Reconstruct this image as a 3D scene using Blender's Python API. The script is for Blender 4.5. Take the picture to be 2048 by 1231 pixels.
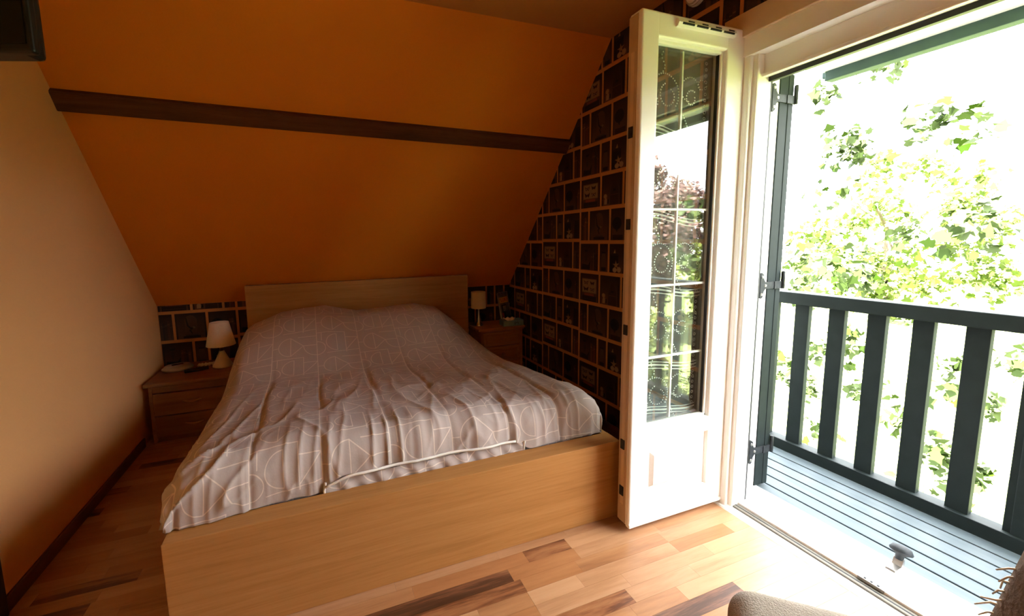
import bpy, bmesh, math, random
import numpy as np
from mathutils import Vector, Matrix

for o in list(bpy.data.objects): bpy.data.objects.remove(o)
SC = bpy.context.scene
COL = SC.collection
random.seed(4); RNG = np.random.default_rng(4)

# ------------------------------------------------------------------ camera
CAM_POS = (0.5168, -1.495, 1.3221)
PITCH, YAW, ROLL, FPX = -0.1212, 0.3589, 0.0193, 832.437
cam_d = bpy.data.cameras.new('camera'); cam = bpy.data.objects.new('camera', cam_d); COL.objects.link(cam)
cam_d.sensor_fit = 'HORIZONTAL'; cam_d.sensor_width = 36.0
cam_d.lens = FPX * 36.0 / 2048; cam_d.shift_x = 78.77 / 2048; cam_d.shift_y = -35.35 / 2048
cam_d.clip_start = 0.02; cam_d.clip_end = 200
_f = Vector((math.sin(YAW) * math.cos(PITCH), math.cos(YAW) * math.cos(PITCH), math.sin(PITCH)))
_r = Vector((math.cos(YAW), -math.sin(YAW), 0)); _d = _f.cross(_r)
_r2 = _r * math.cos(ROLL) + _d * math.sin(ROLL); _d2 = -_r * math.sin(ROLL) + _d * math.cos(ROLL)
_m = Matrix((_r2, -_d2, -_f)).transposed().to_4x4(); _m.translation = Vector(CAM_POS)
cam.matrix_world = _m
SC.camera = cam

# ------------------------------------------------------------------ world, sun, exposure
SC.view_settings.view_transform = 'Standard'; SC.view_settings.look = 'None'
SC.view_settings.gamma = 1.0; SC.view_settings.use_curve_mapping = False
SC.view_settings.exposure = 2.42
W = bpy.data.worlds.new('world'); SC.world = W; W.use_nodes = True
bg = W.node_tree.nodes['Background']; bg.inputs[0].default_value = (0.95, 0.97, 1.0, 1); bg.inputs[1].default_value = 5.0
# the sun stands in the open sky behind the house, so the garden is lit and the balcony lies in shade
sun_d = bpy.data.lights.new('sun_offscreen', 'SUN'); sun = bpy.data.objects.new('sun_offscreen', sun_d); COL.objects.link(sun)
sun.location = (-6.0, -2.0, 10.2); sun_d.energy = 55.0; sun_d.angle = 0.009; sun_d.color = (1.0, 0.95, 0.86)
sun.rotation_euler = Vector((0.50, 0.16, -0.85)).to_track_quat('-Z', 'Y').to_euler()
SC.cycles.max_bounces = 10; SC.cycles.diffuse_bounces = 6; SC.cycles.glossy_bounces = 4
SC.cycles.transparent_max_bounces = 24; SC.cycles.sample_clamp_indirect = 12.0
SC.cycles.caustics_reflective = False; SC.cycles.caustics_refractive = False

# ------------------------------------------------------------------ room dimensions (metres)
XL, XR = -0.62, 2.313            # left wall, balcony wall
YK, ZK = 2.24, 0.87              # low wall behind the headboard, its height
YT, ZT = 0.76, 2.54              # where the slope meets the flat ceiling
YB = -2.9                        # wall behind the camera
BW, FZ, HZ, HY = 1.80, 0.375, 1.005, 2.05   # bed

# ================================================================== materials
class X:
    """a float socket with operators: writes Math nodes"""
    def __init__(s, nt, sock): s.nt = nt; s.s = sock
    def _op(s, op, *a):
        n = s.nt.nodes.new('ShaderNodeMath'); n.operation = op
        for i, v in enumerate((s,) + a):
            if isinstance(v, X): s.nt.links.new(v.s, n.inputs[i])
            else: n.inputs[i].default_value = v
        return X(s.nt, n.outputs[0])
    def __add__(s, o): return s._op('ADD', o)
    def __sub__(s, o): return s._op('SUBTRACT', o)
    def __mul__(s, o): return s._op('MULTIPLY', o)
    def __truediv__(s, o): return s._op('DIVIDE', o)
    def fl(s): return s._op('FLOOR')
    def mod(s, o): return s._op('FLOORED_MODULO', o)
    def mn(s, o): return s._op('MINIMUM', o)
    def mx(s, o): return s._op('MAXIMUM', o)
    def ab(s): return s._op('ABSOLUTE')
    def sq(s): return s._op('SQRT')
    def clamp(s): return s._op('MAXIMUM', 0.0)._op('MINIMUM', 1.0)

def new_mat(name):
    m = bpy.data.materials.new(name); m.use_nodes = True
    return m, m.node_tree, m.node_tree.nodes['Principled BSDF']
def rgba(c): return (c[0], c[1], c[2], 1.0)
def node(nt, t, **kw):
    n = nt.nodes.new(t)
    for k, v in kw.items(): setattr(n, k, v)
    return n
def noise_tex(nt, vec, scale, detail=3, rough=0.55):
    n = nt.nodes.new('ShaderNodeTexNoise'); n.inputs['Scale'].default_value = scale
    n.inputs['Detail'].default_value = detail; n.inputs['Roughness'].default_value = rough
    if vec is not None: nt.links.new(vec, n.inputs['Vector'])
    return n
def ramp(nt, fac, stops):
    r = nt.nodes.new('ShaderNodeValToRGB'); e = r.color_ramp.elements
    e[0].position, e[0].color = stops[0][0], rgba(stops[0][1])
    e[1].position, e[1].color = stops[-1][0], rgba(stops[-1][1])
    for p, c in stops[1:-1]:
        k = e.new(p); k.color = rgba(c)
    nt.links.new(fac, r.inputs[0]); return r
def bump(nt, h, bsdf, strength=0.2, dist=0.01):
    b = nt.nodes.new('ShaderNodeBump'); b.inputs['Strength'].default_value = strength; b.inputs['Distance'].default_value = dist
    nt.links.new(h, b.inputs['Height']); nt.links.new(b.outputs[0], bsdf.inputs['Normal'])

def plain(name, c, rough=0.5, metal=0.0, var=0.06, scale=12.0, bmp=0.0, spec=0.5):
    m, nt, b = new_mat(name)
    tc = node(nt, 'ShaderNodeTexCoord')
    n = noise_tex(nt, tc.outputs['Object'], scale)
    lo = [max(0, x * (1 - var)) for x in c]; hi = [min(1, x * (1 + var)) for x in c]
    r = ramp(nt, n.outputs[0], [(0.3, lo), (0.7, hi)])
    nt.links.new(r.outputs[0], b.inputs['Base Color'])
    b.inputs['Roughness'].default_value = rough; b.inputs['Metallic'].default_value = metal
    b.inputs['Specular IOR Level'].default_value = spec
    if bmp: bump(nt, n.outputs[0], b, bmp)
    return m

def wood(name, cols, axis='X', scale=1.0, stretch=14.0, rough=0.45, rnd=True, streak=0.0, spec=0.4, fine=0.25):
    """grain stretched along one object axis; cols = dark, mid, light"""
    m, nt, b = new_mat(name)
    tc = node(nt, 'ShaderNodeTexCoord'); mp = node(nt, 'ShaderNodeMapping')
    s = [stretch * scale] * 3; s['XYZ'.index(axis)] = scale
    mp.inputs['Scale'].default_value = s
    if rnd:
        oi = node(nt, 'ShaderNodeObjectInfo'); mu = node(nt, 'ShaderNodeVectorMath', operation='SCALE')
        cb = node(nt, 'ShaderNodeCombineXYZ')
        for k in range(3): nt.links.new(oi.outputs['Random'], cb.inputs[k])
        nt.links.new(cb.outputs[0], mu.inputs[0]); mu.inputs['Scale'].default_value = 37.0
        ad = node(nt, 'ShaderNodeVectorMath', operation='ADD')
        nt.links.new(tc.outputs['Object'], ad.inputs[0]); nt.links.new(mu.outputs[0], ad.inputs[1])
        nt.links.new(ad.outputs[0], mp.inputs['Vector'])
    else: nt.links.new(tc.outputs['Object'], mp.inputs['Vector'])
    n1 = noise_tex(nt, mp.outputs[0], 1.3, 4, 0.6); n1.inputs['Distortion'].default_value = 0.7
    n2 = noise_tex(nt, mp.outputs[0], 7.0, 3, 0.7)
    f = X(nt, n1.outputs[0]) * (1 - fine) + X(nt, n2.outputs[0]) * fine
    stops = [(0.30, cols[0]), (0.5, cols[1]), (0.70, cols[2])]
    if streak: stops = [(0.36, [x * streak for x in cols[0]]), (0.44, cols[0]), (0.52, cols[1]), (0.68, cols[2])]
    r = ramp(nt, f.s, stops)
    nt.links.new(r.outputs[0], b.inputs['Base Color'])
    b.inputs['Roughness'].default_value = rough; b.inputs['Specular IOR Level'].default_value = spec
    bump(nt, f.s, b, 0.08, 0.004)
    return m

M = {}
def paint(name, c, scale=90):
    m, nt, b = new_mat(name)
    tc = node(nt, 'ShaderNodeTexCoord')
    n = noise_tex(nt, tc.outputs['Object'], 1.2, 4); n2 = noise_tex(nt, tc.outputs['Object'], scale, 2)
    r = ramp(nt, n.outputs[0], [(0.25, [x * 0.95 for x in c]), (0.75, [min(1, x * 1.04) for x in c])])
    nt.links.new(r.outputs[0], b.inputs['Base Color']); b.inputs['Roughness'].default_value = 0.85
    b.inputs['Specular IOR Level'].default_value = 0.15
    bump(nt, n2.outputs[0], b, 0.12, 0.004)
    return m
M['orange'] = paint('orange_paint', (0.77, 0.228, 0.018))
M['peach'] = paint('peach_paint', (0.80, 0.42, 0.165))
M['ceil'] = paint('ceiling_paint', (0.56, 0.225, 0.055))
M['backwall'] = paint('back_paint', (0.64, 0.37, 0.17))
M['paper_brown'] = paint('dark_brown_wallpaper', (0.085, 0.045, 0.022))
M['render_white'] = paint('outside_render', (0.86, 0.85, 0.80), 40)
M['oak'] = wood('oak_veneer', [(0.336, 0.1488, 0.0406), (0.42, 0.1972, 0.0593), (0.4704, 0.2344, 0.078)], 'X', 0.9, 26, 0.5, fine=0.4, spec=0.2)
M['oak_y'] = wood('oak_veneer_long', [(0.336, 0.1488, 0.0406), (0.42, 0.1972, 0.0593), (0.4704, 0.2344, 0.078)], 'Y', 0.9, 26, 0.5, fine=0.4, spec=0.2)
M['beam'] = wood('dark_beam', [(0.069, 0.0253, 0.0092), (0.1092, 0.0414, 0.0149), (0.1437, 0.0575, 0.023)], 'X', 1.2, 12, 0.7, rnd=False, spec=0.08)
M['ns_wood'] = wood('nightstand_wood', [(0.1854, 0.0788, 0.026), (0.2502, 0.1112, 0.0389), (0.3059, 0.1436, 0.0538)], 'X', 1.5, 12, 0.45)
M['pine'] = wood('honey_pine', [(0.3645, 0.1552, 0.0431), (0.486, 0.2228, 0.0675), (0.567, 0.27, 0.0877)], 'X', 1.6, 9, 0.42)
M['base'] = wood('baseboard_wood', [(0.09, 0.036, 0.012), (0.12, 0.051, 0.018), (0.144, 0.063, 0.024)], 'Y', 1.2, 14, 0.5)
FLR = {'light': [(0.3256, 0.153, 0.068), (0.4218, 0.2195, 0.1088), (0.481, 0.2726, 0.1496)],
       'yellow': [(0.3873, 0.1939, 0.0888), (0.4618, 0.2502, 0.1258), (0.5065, 0.2878, 0.1554)],
       'orange': [(0.2812, 0.112, 0.0408), (0.3626, 0.1575, 0.0612), (0.4144, 0.196, 0.0816)],
       'mid': [(0.2516, 0.105, 0.0442), (0.3848, 0.182, 0.0782), (0.444, 0.238, 0.1122)],
       'brown': [(0.1258, 0.042, 0.0163), (0.2664, 0.105, 0.0422), (0.3996, 0.196, 0.085)],
       'dark': [(0.074, 0.028, 0.0136), (0.1702, 0.0665, 0.0306), (0.3404, 0.1645, 0.0748)]}
for k, c in FLR.items():
    M['fl_' + k] = wood('floor_' + k, c, 'X', 1.3, 9 if k not in ('dark', 'brown') else 12, 0.33, streak=0.75 if k in ('brown', 'dark') else 0.0, spec=0.5)
M['upvc'] = plain('white_upvc', (0.88, 0.87, 0.83), 0.30, var=0.01, scale=3)
M['frame_white'] = plain('frame_white', (0.87, 0.86, 0.82), 0.32, var=0.015, scale=3)
M['casing'] = plain('casing_cream', (0.66, 0.50, 0.33), 0.6, var=0.03, scale=6)
M['edge_tan'] = plain('door_edge_profile', (0.52, 0.38, 0.25), 0.5, var=0.05)
M['alu'] = plain('aluminium_track', (0.16, 0.145, 0.12), 0.5, 0.0, var=0.08, scale=30, spec=0.2)
M['black_rubber'] = plain('black_rubber', (0.012, 0.012, 0.012), 0.6)
M['sill'] = plain('sill_stone', (0.86, 0.85, 0.82), 0.55, var=0.05, scale=20)
M['deck'] = wood('painted_deck', [(0.076, 0.0976, 0.1104), (0.092, 0.1152, 0.128), (0.108, 0.1312, 0.144)], 'Y', 1.0, 14, 0.5, spec=0.12)
M['rail'] = plain('slate_paint', (0.014, 0.020, 0.020), 0.6, var=0.15, scale=14, spec=0.12)
M['slate_eave'] = plain('slate_eave_paint', (0.045, 0.072, 0.078), 0.6, var=0.1, scale=10, spec=0.12)
M['iron'] = plain('blackened_iron', (0.022, 0.025, 0.028), 0.5, 0.0, var=0.4, scale=60, spec=0.2)
M['screw'] = plain('screw_steel', (0.45, 0.43, 0.40), 0.35, 0.9)
M['tv'] = plain('black_plastic', (0.008, 0.008, 0.007), 0.38, var=0.2, spec=0.25)
M['tv_screen'] = plain('screen_glass', (0.004, 0.004, 0.004), 0.3, var=0.1, spec=0.15)
M['white_plastic'] = plain('white_plastic', (0.78, 0.76, 0.70), 0.4, var=0.02)
M['ceramic'] = plain('cream_ceramic', (0.74, 0.62, 0.42), 0.30, var=0.03)
M['shade'] = plain('lampshade_cloth', (0.80, 0.70, 0.55), 0.9, var=0.04, scale=120, bmp=0.1)
M['shade2'] = plain('lampshade_linen', (0.76, 0.60, 0.40), 0.9, var=0.05, scale=140, bmp=0.1)
M['chrome'] = plain('brushed_steel', (0.62, 0.58, 0.52), 0.22, 1.0, var=0.03)
M['brass'] = plain('dull_brass', (0.45, 0.28, 0.12), 0.35, 0.9)
M['silver'] = plain('silver_plastic', (0.42, 0.38, 0.32), 0.35, 0.35, var=0.05)
M['lcd'] = plain('dark_display', (0.09, 0.03, 0.02), 0.25)
M['teal_card'] = plain('teal_card', (0.22, 0.40, 0.42), 0.6, var=0.05)
M['tissue'] = plain('tissue_paper', (0.85, 0.74, 0.64), 0.95, var=0.04, scale=40)
M['paper'] = plain('page_paper', (0.60, 0.47, 0.32), 0.9, var=0.12, scale=160)
M['cover_grey'] = plain('cover_grey_art', (0.13, 0.12, 0.11), 0.4, var=0.6, scale=26)
M['cover_pale'] = plain('cover_pale', (0.34, 0.30, 0.24), 0.4, var=0.25, scale=30)
M['cover_yellow'] = plain('cover_yellow', (0.80, 0.46, 0.03), 0.4, var=0.05)
M['cover_red'] = plain('cover_red', (0.55, 0.05, 0.02), 0.4, var=0.1)
M['ink'] = plain('black_ink', (0.012, 0.012, 0.014), 0.5)
M['boucle'] = plain('beige_upholstery', (0.36, 0.305, 0.245), 0.95, var=0.12, scale=260, bmp=0.5)
M['throw'] = plain('brown_throw', (0.10, 0.058, 0.034), 0.95, var=0.22, scale=90, bmp=0.5)
M['fringe'] = plain('cream_fringe', (0.70, 0.60, 0.48), 0.9)
M['trim_dark'] = plain('dark_casing', (0.018, 0.013, 0.010), 0.5)
M['bark'] = plain('bark', (0.10, 0.075, 0.05), 0.95, var=0.35, scale=18, bmp=0.5)
M['lawn'] = plain('lawn', (0.10, 0.13, 0.035), 0.95, var=0.3, scale=3)

def leaf_mat(name, c1, c2, trans=0.3):
    m, nt, b = new_mat(name)
    at = node(nt, 'ShaderNodeAttribute', attribute_name='tone')
    r = ramp(nt, at.outputs['Fac'], [(0.0, c1), (1.0, c2)])
    nt.links.new(r.outputs[0], b.inputs['Base Color']); b.inputs['Roughness'].default_value = 0.55
    b.inputs['Specular IOR Level'].default_value = 0.04
    t = node(nt, 'ShaderNodeBsdfTranslucent'); nt.links.new(r.outputs[0], t.inputs[0])
    mx = node(nt, 'ShaderNodeMixShader'); mx.inputs[0].default_value = trans
    nt.links.new(b.outputs[0], mx.inputs[1]); nt.links.new(t.outputs[0], mx.inputs[2])
    nt.links.new(mx.outputs[0], nt.nodes['Material Output'].inputs[0])
    return m
M['leaf'] = leaf_mat('leaf_green', (0.010, 0.022, 0.001), (0.056, 0.074, 0.030), 0.12)
M['leaf_red'] = leaf_mat('leaf_copper', (0.075, 0.042, 0.042), (0.17, 0.11, 0.10))
M['leaf_dark'] = leaf_mat('leaf_deep', (0.035, 0.060, 0.008), (0.10, 0.125, 0.03))

def glass_mat():
    m, nt, b = new_mat('window_glass')
    lw = node(nt, 'ShaderNodeLayerWeight'); lw.inputs[0].default_value = 0.5
    f = X(nt, lw.outputs['Facing']); f2 = f * f; f5 = f2 * f2 * f
    fr = f5 * 0.94 + 0.055
    tr = node(nt, 'ShaderNodeBsdfTransparent'); tr.inputs[0].default_value = (0.96, 0.98, 0.96, 1)
    gl = node(nt, 'ShaderNodeBsdfGlossy'); gl.inputs['Roughness'].default_value = 0.0
    # a few specks of dust keep the pane from being perfectly even
    mx = node(nt, 'ShaderNodeMixShader'); nt.links.new(fr.s, mx.inputs[0])
    nt.links.new(tr.outputs[0], mx.inputs[1]); nt.links.new(gl.outputs[0], mx.inputs[2])
    nt.links.new(mx.outputs[0], nt.nodes['Material Output'].inputs[0])
    return m
M['glass'] = glass_mat()
def voile():
    m, nt, b = new_mat('curtain_voile')
    b.inputs['Base Color'].default_value = (0.75, 0.73, 0.68, 1); b.inputs['Roughness'].default_value = 0.95
    tr = node(nt, 'ShaderNodeBsdfTransparent'); mx = node(nt, 'ShaderNodeMixShader'); mx.inputs[0].default_value = 0.20
    nt.links.new(tr.outputs[0], mx.inputs[1]); nt.links.new(b.outputs[0], mx.inputs[2])
    nt.links.new(mx.outputs[0], nt.nodes['Material Output'].inputs[0]); return m
M['voile'] = voile()
M['lace'] = plain('lace_thread', (0.85, 0.83, 0.78), 0.9)

def print_mat():
    """flat printed colours stored on the faces"""
    m, nt, b = new_mat('wallpaper_print')
    at = node(nt, 'ShaderNodeAttribute', attribute_name='Col')
    nt.links.new(at.outputs['Color'], b.inputs['Base Color']); b.inputs['Roughness'].default_value = 0.75
    b.inputs['Specular IOR Level'].default_value = 0.2
    return m
M['print'] = print_mat()

def duvet_mat():
    m, nt, b = new_mat('duvet_line_print')
    uv = node(nt, 'ShaderNodeUVMap', uv_map='cloth'); sp = node(nt, 'ShaderNodeSeparateXYZ'); nt.links.new(uv.outputs[0], sp.inputs[0])
    CW, CP = 0.262, 0.37
    u = X(nt, sp.outputs[0]); v = X(nt, sp.outputs[1])
    col = (u / CW).fl(); uu = u - col * CW
    vv = (v + col.mod(2.0) * (CP / 2)).mod(CP)
    d = uu.mn((uu - CW).ab())                                           # the column lines
    def hyp(a, c): return (a * a + c * c).sq()
    def seg(x0, y0, x1, y1):
        dx, dy = x1 - x0, y1 - y0; L2 = dx * dx + dy * dy
        px, py = uu - x0, vv - y0
        if dx == 0: t = (py / dy).clamp()
        elif dy == 0: t = (px / dx).clamp()
        else: t = ((px * dx + py * dy) / L2).clamp()
        return hyp(px - t * dx, py - t * dy)
    def arc(cx, cy, r, su=0, sv=0):                                      # keep only the side su (u) / sv (v) of the centre
        e = (hyp(uu - cx, vv - cy) - r).ab()
        if su: e = e.mx((uu - cx) * (-su))
        if sv: e = e.mx((vv - cy) * (-sv))
        return e
    for g in (arc(.105, .09, .07, -1), seg(.105, .02, .105, .16), seg(.105, .02, .18, .09), seg(.105, .16, .18, .09), seg(.18, .09, .262, .09),
              arc(.262, .09, .08, -1, 1), seg(.15, .018, .262, .018), seg(0, .18, .18, .18), seg(.18, .18, .18, .35), arc(.125, .265, .066, -1),
              seg(.125, .199, .125, .331), seg(.03, .18, .03, .245), seg(.18, .225, .262, .225), seg(.262, .225, .18, .33), seg(.06, .35, .262, .33),
              arc(0, .305, .052, 1), seg(.03, .09, 0, .09)):
        d = d.mn(g)
    mask = ((d * -1.0 + 0.0021) * 900.0 + 0.5).clamp()
    tc = node(nt, 'ShaderNodeTexCoord'); n = noise_tex(nt, tc.outputs['Object'], 2.5, 3)
    base = ramp(nt, n.outputs[0], [(0.3, (0.435, 0.365, 0.335)), (0.7, (0.465, 0.395, 0.362))])
    mc = node(nt, 'ShaderNodeMix', data_type='RGBA'); nt.links.new(mask.s, mc.inputs[0])
    nt.links.new(base.outputs[0], mc.inputs[6]); mc.inputs[7].default_value = (0.66, 0.57, 0.50, 1)
    nt.links.new(mc.outputs[2], b.inputs['Base Color']); b.inputs['Roughness'].default_value = 0.8
    b.inputs['Specular IOR Level'].default_value = 0.2
    b.inputs['Sheen Weight'].default_value = 0.0
    fw = noise_tex(nt, uv.outputs[0], 55.0, 3); bump(nt, fw.outputs[0], b, 0.15, 0.004)
    return m
M['duvet'] = duvet_mat()
M['hem'] = plain('white_hem', (0.80, 0.77, 0.72), 0.8)

# ================================================================== helpers
def link(name, me, mat=None, parent=None, smooth=False):
    o = bpy.data.objects.new(name, me); COL.objects.link(o)
    if mat is not None:
        for mm in (mat if isinstance(mat, (list, tuple)) else [mat]): me.materials.append(mm)
    if parent is not None: o.parent = parent
    if smooth:
        for p in me.polygons: p.use_smooth = True
    return o
def obj(name, bm, mat=None, parent=None, smooth=False):
    bmesh.ops.recalc_face_normals(bm, faces=bm.faces)
    me = bpy.data.meshes.new(name); bm.to_mesh(me); bm.free()
    if parent is not None and parent.type == 'EMPTY':
        me.transform(Matrix.Translation(-parent.matrix_world.translation) if not parent.rotation_euler.z else parent.matrix_world.inverted())
    return link(name, me, mat, parent, smooth)
def box(bm, x0, x1, y0, y1, z0, z1, bev=0.0, seg=2):
    r = bmesh.ops.create_cube(bm, size=1.0); vs = r['verts']
    for v in vs: v.co = Vector(((x0 + x1) / 2 + v.co.x * (x1 - x0), (y0 + y1) / 2 + v.co.y * (y1 - y0), (z0 + z1) / 2 + v.co.z * (z1 - z0)))
    if bev:
        es = list({e for v in vs for e in v.link_edges})
        bmesh.ops.bevel(bm, geom=es, offset=bev, segments=seg, affect='EDGES', profile=0.5)
    return bm
def B(x0, x1, y0, y1, z0, z1, bev=0.0, seg=2): return box(bmesh.new(), x0, x1, y0, y1, z0, z1, bev, seg)
def lathe(bm, prof, c, n=40, cap=True):
    """prof: list of (radius, z) from bottom to top"""
    rings = []
    for r, z in prof:
        rings.append([bm.verts.new((c[0] + r * math.cos(2 * math.pi * k / n), c[1] + r * math.sin(2 * math.pi * k / n), c[2] + z)) for k in range(n)])
    for a, b in zip(rings, rings[1:]):
        for k in range(n): bm.faces.new((a[k], a[(k + 1) % n], b[(k + 1) % n], b[k]))
    if cap:
        bm.faces.new(rings[0][::-1]); bm.faces.new(rings[-1])
    return bm
def tube(bm, pts, r, n=8, cap=True):
    pts = [Vector(p) for p in pts]; rings = []
    up = Vector((0, 0, 1))
    for i, p in enumerate(pts):
        t = (pts[min(i + 1, len(pts) - 1)] - pts[max(i - 1, 0)]).normalized()
        a = t.cross(up)
        if a.length < 1e-3: a = t.cross(Vector((1, 0, 0)))
        a.normalize(); b = t.cross(a).normalized()
        rr = r[i] if isinstance(r, (list, tuple)) else r
        rings.append([bm.verts.new(p + a * rr * math.cos(2 * math.pi * k / n) + b * rr * math.sin(2 * math.pi * k / n)) for k in range(n)])
    for a, b in zip(rings, rings[1:]):
        for k in range(n): bm.faces.new((a[k], a[(k + 1) % n], b[(k + 1) % n], b[k]))
    if cap: bm.faces.new(rings[0][::-1]); bm.faces.new(rings[-1])
    return bm
def prism(bm, pts, axis, a0, a1):
    """extrude a 2-D outline along an axis; the outline is in the other two axes, in order"""
    def P(p, t):
        q = [p[0], p[1]]; q.insert('xyz'.index(axis), t); return q
    lo = [bm.verts.new(P(p, a0)) for p in pts]; hi = [bm.verts.new(P(p, a1)) for p in pts]
    n = len(pts); bm.faces.new(lo); bm.faces.new(hi[::-1])
    for k in range(n): bm.faces.new((lo[k], hi[k], hi[(k + 1) % n], lo[(k + 1) % n]))
    return bm
def thing(name, loc, label, cat, group=None, rz=0.0):
    o = bpy.data.objects.new(name, None); COL.objects.link(o); o.location = loc; o.rotation_euler = (0, 0, rz)
    o.empty_display_size = 0.05
    o.matrix_world = Matrix.Translation(loc) @ Matrix.Rotation(rz, 4, 'Z')
    tag(o, label, cat, group); return o
def tag(o, label, cat, group=None):
    o['label'] = label; o['category'] = cat
    if group: o['group'] = group
    return o
def struct(name, bm, mat, label=None, smooth=False):
    o = obj(name, bm, mat, None, smooth); o['kind'] = 'structure'
    if label: o['label'] = label
    return o
def vnoise(x, y, seed=0):
    """smooth value noise on arrays, about -1..1"""
    xi = np.floor(x).astype(np.int64); yi = np.floor(y).astype(np.int64); fx = x - xi; fy = y - yi
    fx = fx * fx * fx * (fx * (fx * 6 - 15) + 10); fy = fy * fy * fy * (fy * (fy * 6 - 15) + 10)
    def h(a, b):
        n = (a * 374761393 + b * 668265263 + seed * 974634777) & 0x7fffffff
        n = ((n ^ (n >> 13)) * 1274126177) & 0x7fffffff
        return ((n ^ (n >> 16)) & 0xffff) / 32767.5 - 1
    return (h(xi, yi) * (1 - fx) + h(xi + 1, yi) * fx) * (1 - fy) + (h(xi, yi + 1) * (1 - fx) + h(xi + 1, yi + 1) * fx) * fy
def smooth01(t): t = np.clip(t, 0, 1); return t * t * (3 - 2 * t)

# ================================================================== room shell
T = 0.12
prof = [(YB, 0), (YK, 0), (YK, ZK), (YT, ZT), (YB, ZT)]
struct('wall_left', prism(bmesh.new(), [(YB - T, -0.1), (YK + T, -0.1), (YK + T, ZK + 0.3), (YT + .1, ZT + .22), (YB - T, ZT + .22)], 'x', XL - T, XL), M['peach'], 'peach painted left wall')
struct('wall_back', B(XL - T, XR + T, YB - T, YB, -.1, ZT + .2), M['backwall'])
struct('ceiling', B(XL - T, XR + .33, YB - T, YT + .02, ZT, ZT + .15), M['ceil'], 'flat ceiling above the slope')
wf = struct('wall_far', B(XL - T, XR + T, YK, YK + T, -.1, ZK + .02), M['render_white'], 'low wall behind the headboard')
_n = Vector((0, ZT - ZK, YK - YT)).normalized() * 0.15
struct('ceiling_sloped', prism(bmesh.new(), [(YK, ZK), (YT, ZT), (YT + _n.y, ZT + _n.z), (YK + _n.y + .04, ZK + _n.z - .04)], 'x', XL - T, XR + T), M['orange'], 'orange painted sloping ceiling')

# right wall with the balcony opening: thick masonry out to x = 2.63
XO = 2.612
DY0, DY1, DZ = -1.40, -0.08, 2.085          # masonry opening
bm = bmesh.new()
prism(bm, [(DY1, -.1), (YK + T, -.1), (YK + T, ZK + .3), (YT + .1, ZT + .22), (DY1, ZT + .22)], 'x', XR, XO)
wr = struct('wall_right', bm, M['render_white'], 'wall with bookshelf wallpaper and the balcony door')
struct('wall_right_near', B(XR, XO, YB - T, DY0, -.1, ZT + .22), M['paper_brown'])
struct('wall_right_lintel', B(XR, XO, DY0, DY1, DZ, ZT + .22), M['render_white'])

# ---- printed bookshelf wallpaper -------------------------------------------------
class Print:
    def __init__(s): s.bm = bmesh.new(); s.cl = s.bm.loops.layers.float_color.new('Col'); s.map = None
    def poly(s, pts, c, layer=1, cols=None):
        vs = [s.bm.verts.new(s.map(p[0], p[1], layer)) for p in pts]
        try: f = s.bm.faces.new(vs)
        except ValueError: return
        for i, l in enumerate(f.loops): l[s.cl] = rgba([min(1, q * 1.35) for q in (cols[i] if cols else c)])
    def rect(s, a0, a1, z0, z1, c, layer=1, ctop=None):
        ct = ctop or c; s.poly([(a0, z0), (a1, z0), (a1, z1), (a0, z1)], c, layer, [c, c, ct, ct])
    def oval(s, ca, cz, ra, rz, c, layer=2, n=16): s.poly([(ca + ra * math.cos(2 * math.pi * k / n), cz + rz * math.sin(2 * math.pi * k / n)) for k in range(n)], c, layer)
BOARD = (0.40, 0.165, 0.055); BG0 = (0.072, 0.040, 0.022); BG1 = (0.020, 0.012, 0.008)
BK = [(0.062, 0.03, 0.018), (0.038, 0.024, 0.016), (0.085, 0.036, 0.017), (0.028, 0.02, 0.016), (0.10, 0.05, 0.026)]
CREAM = (0.19, 0.125, 0.072); INK = (0.012, 0.009, 0.008)
def books(P, a0, a1, z0, h, rng):
    a = a0
    while a < a1 - .006:
        w = min(rng.uniform(.010, .02), a1 - a); hh = h * rng.uniform(.72, 1)
        c = rng.choice(BK); P.rect(a, a + w - .0015, z0, z0 + hh, c, 2, [x * .8 for x in c])
        P.rect(a, a + w - .0015, z0 + hh * .78, z0 + hh * .82, [x * 1.9 for x in c], 3); a += w
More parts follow.
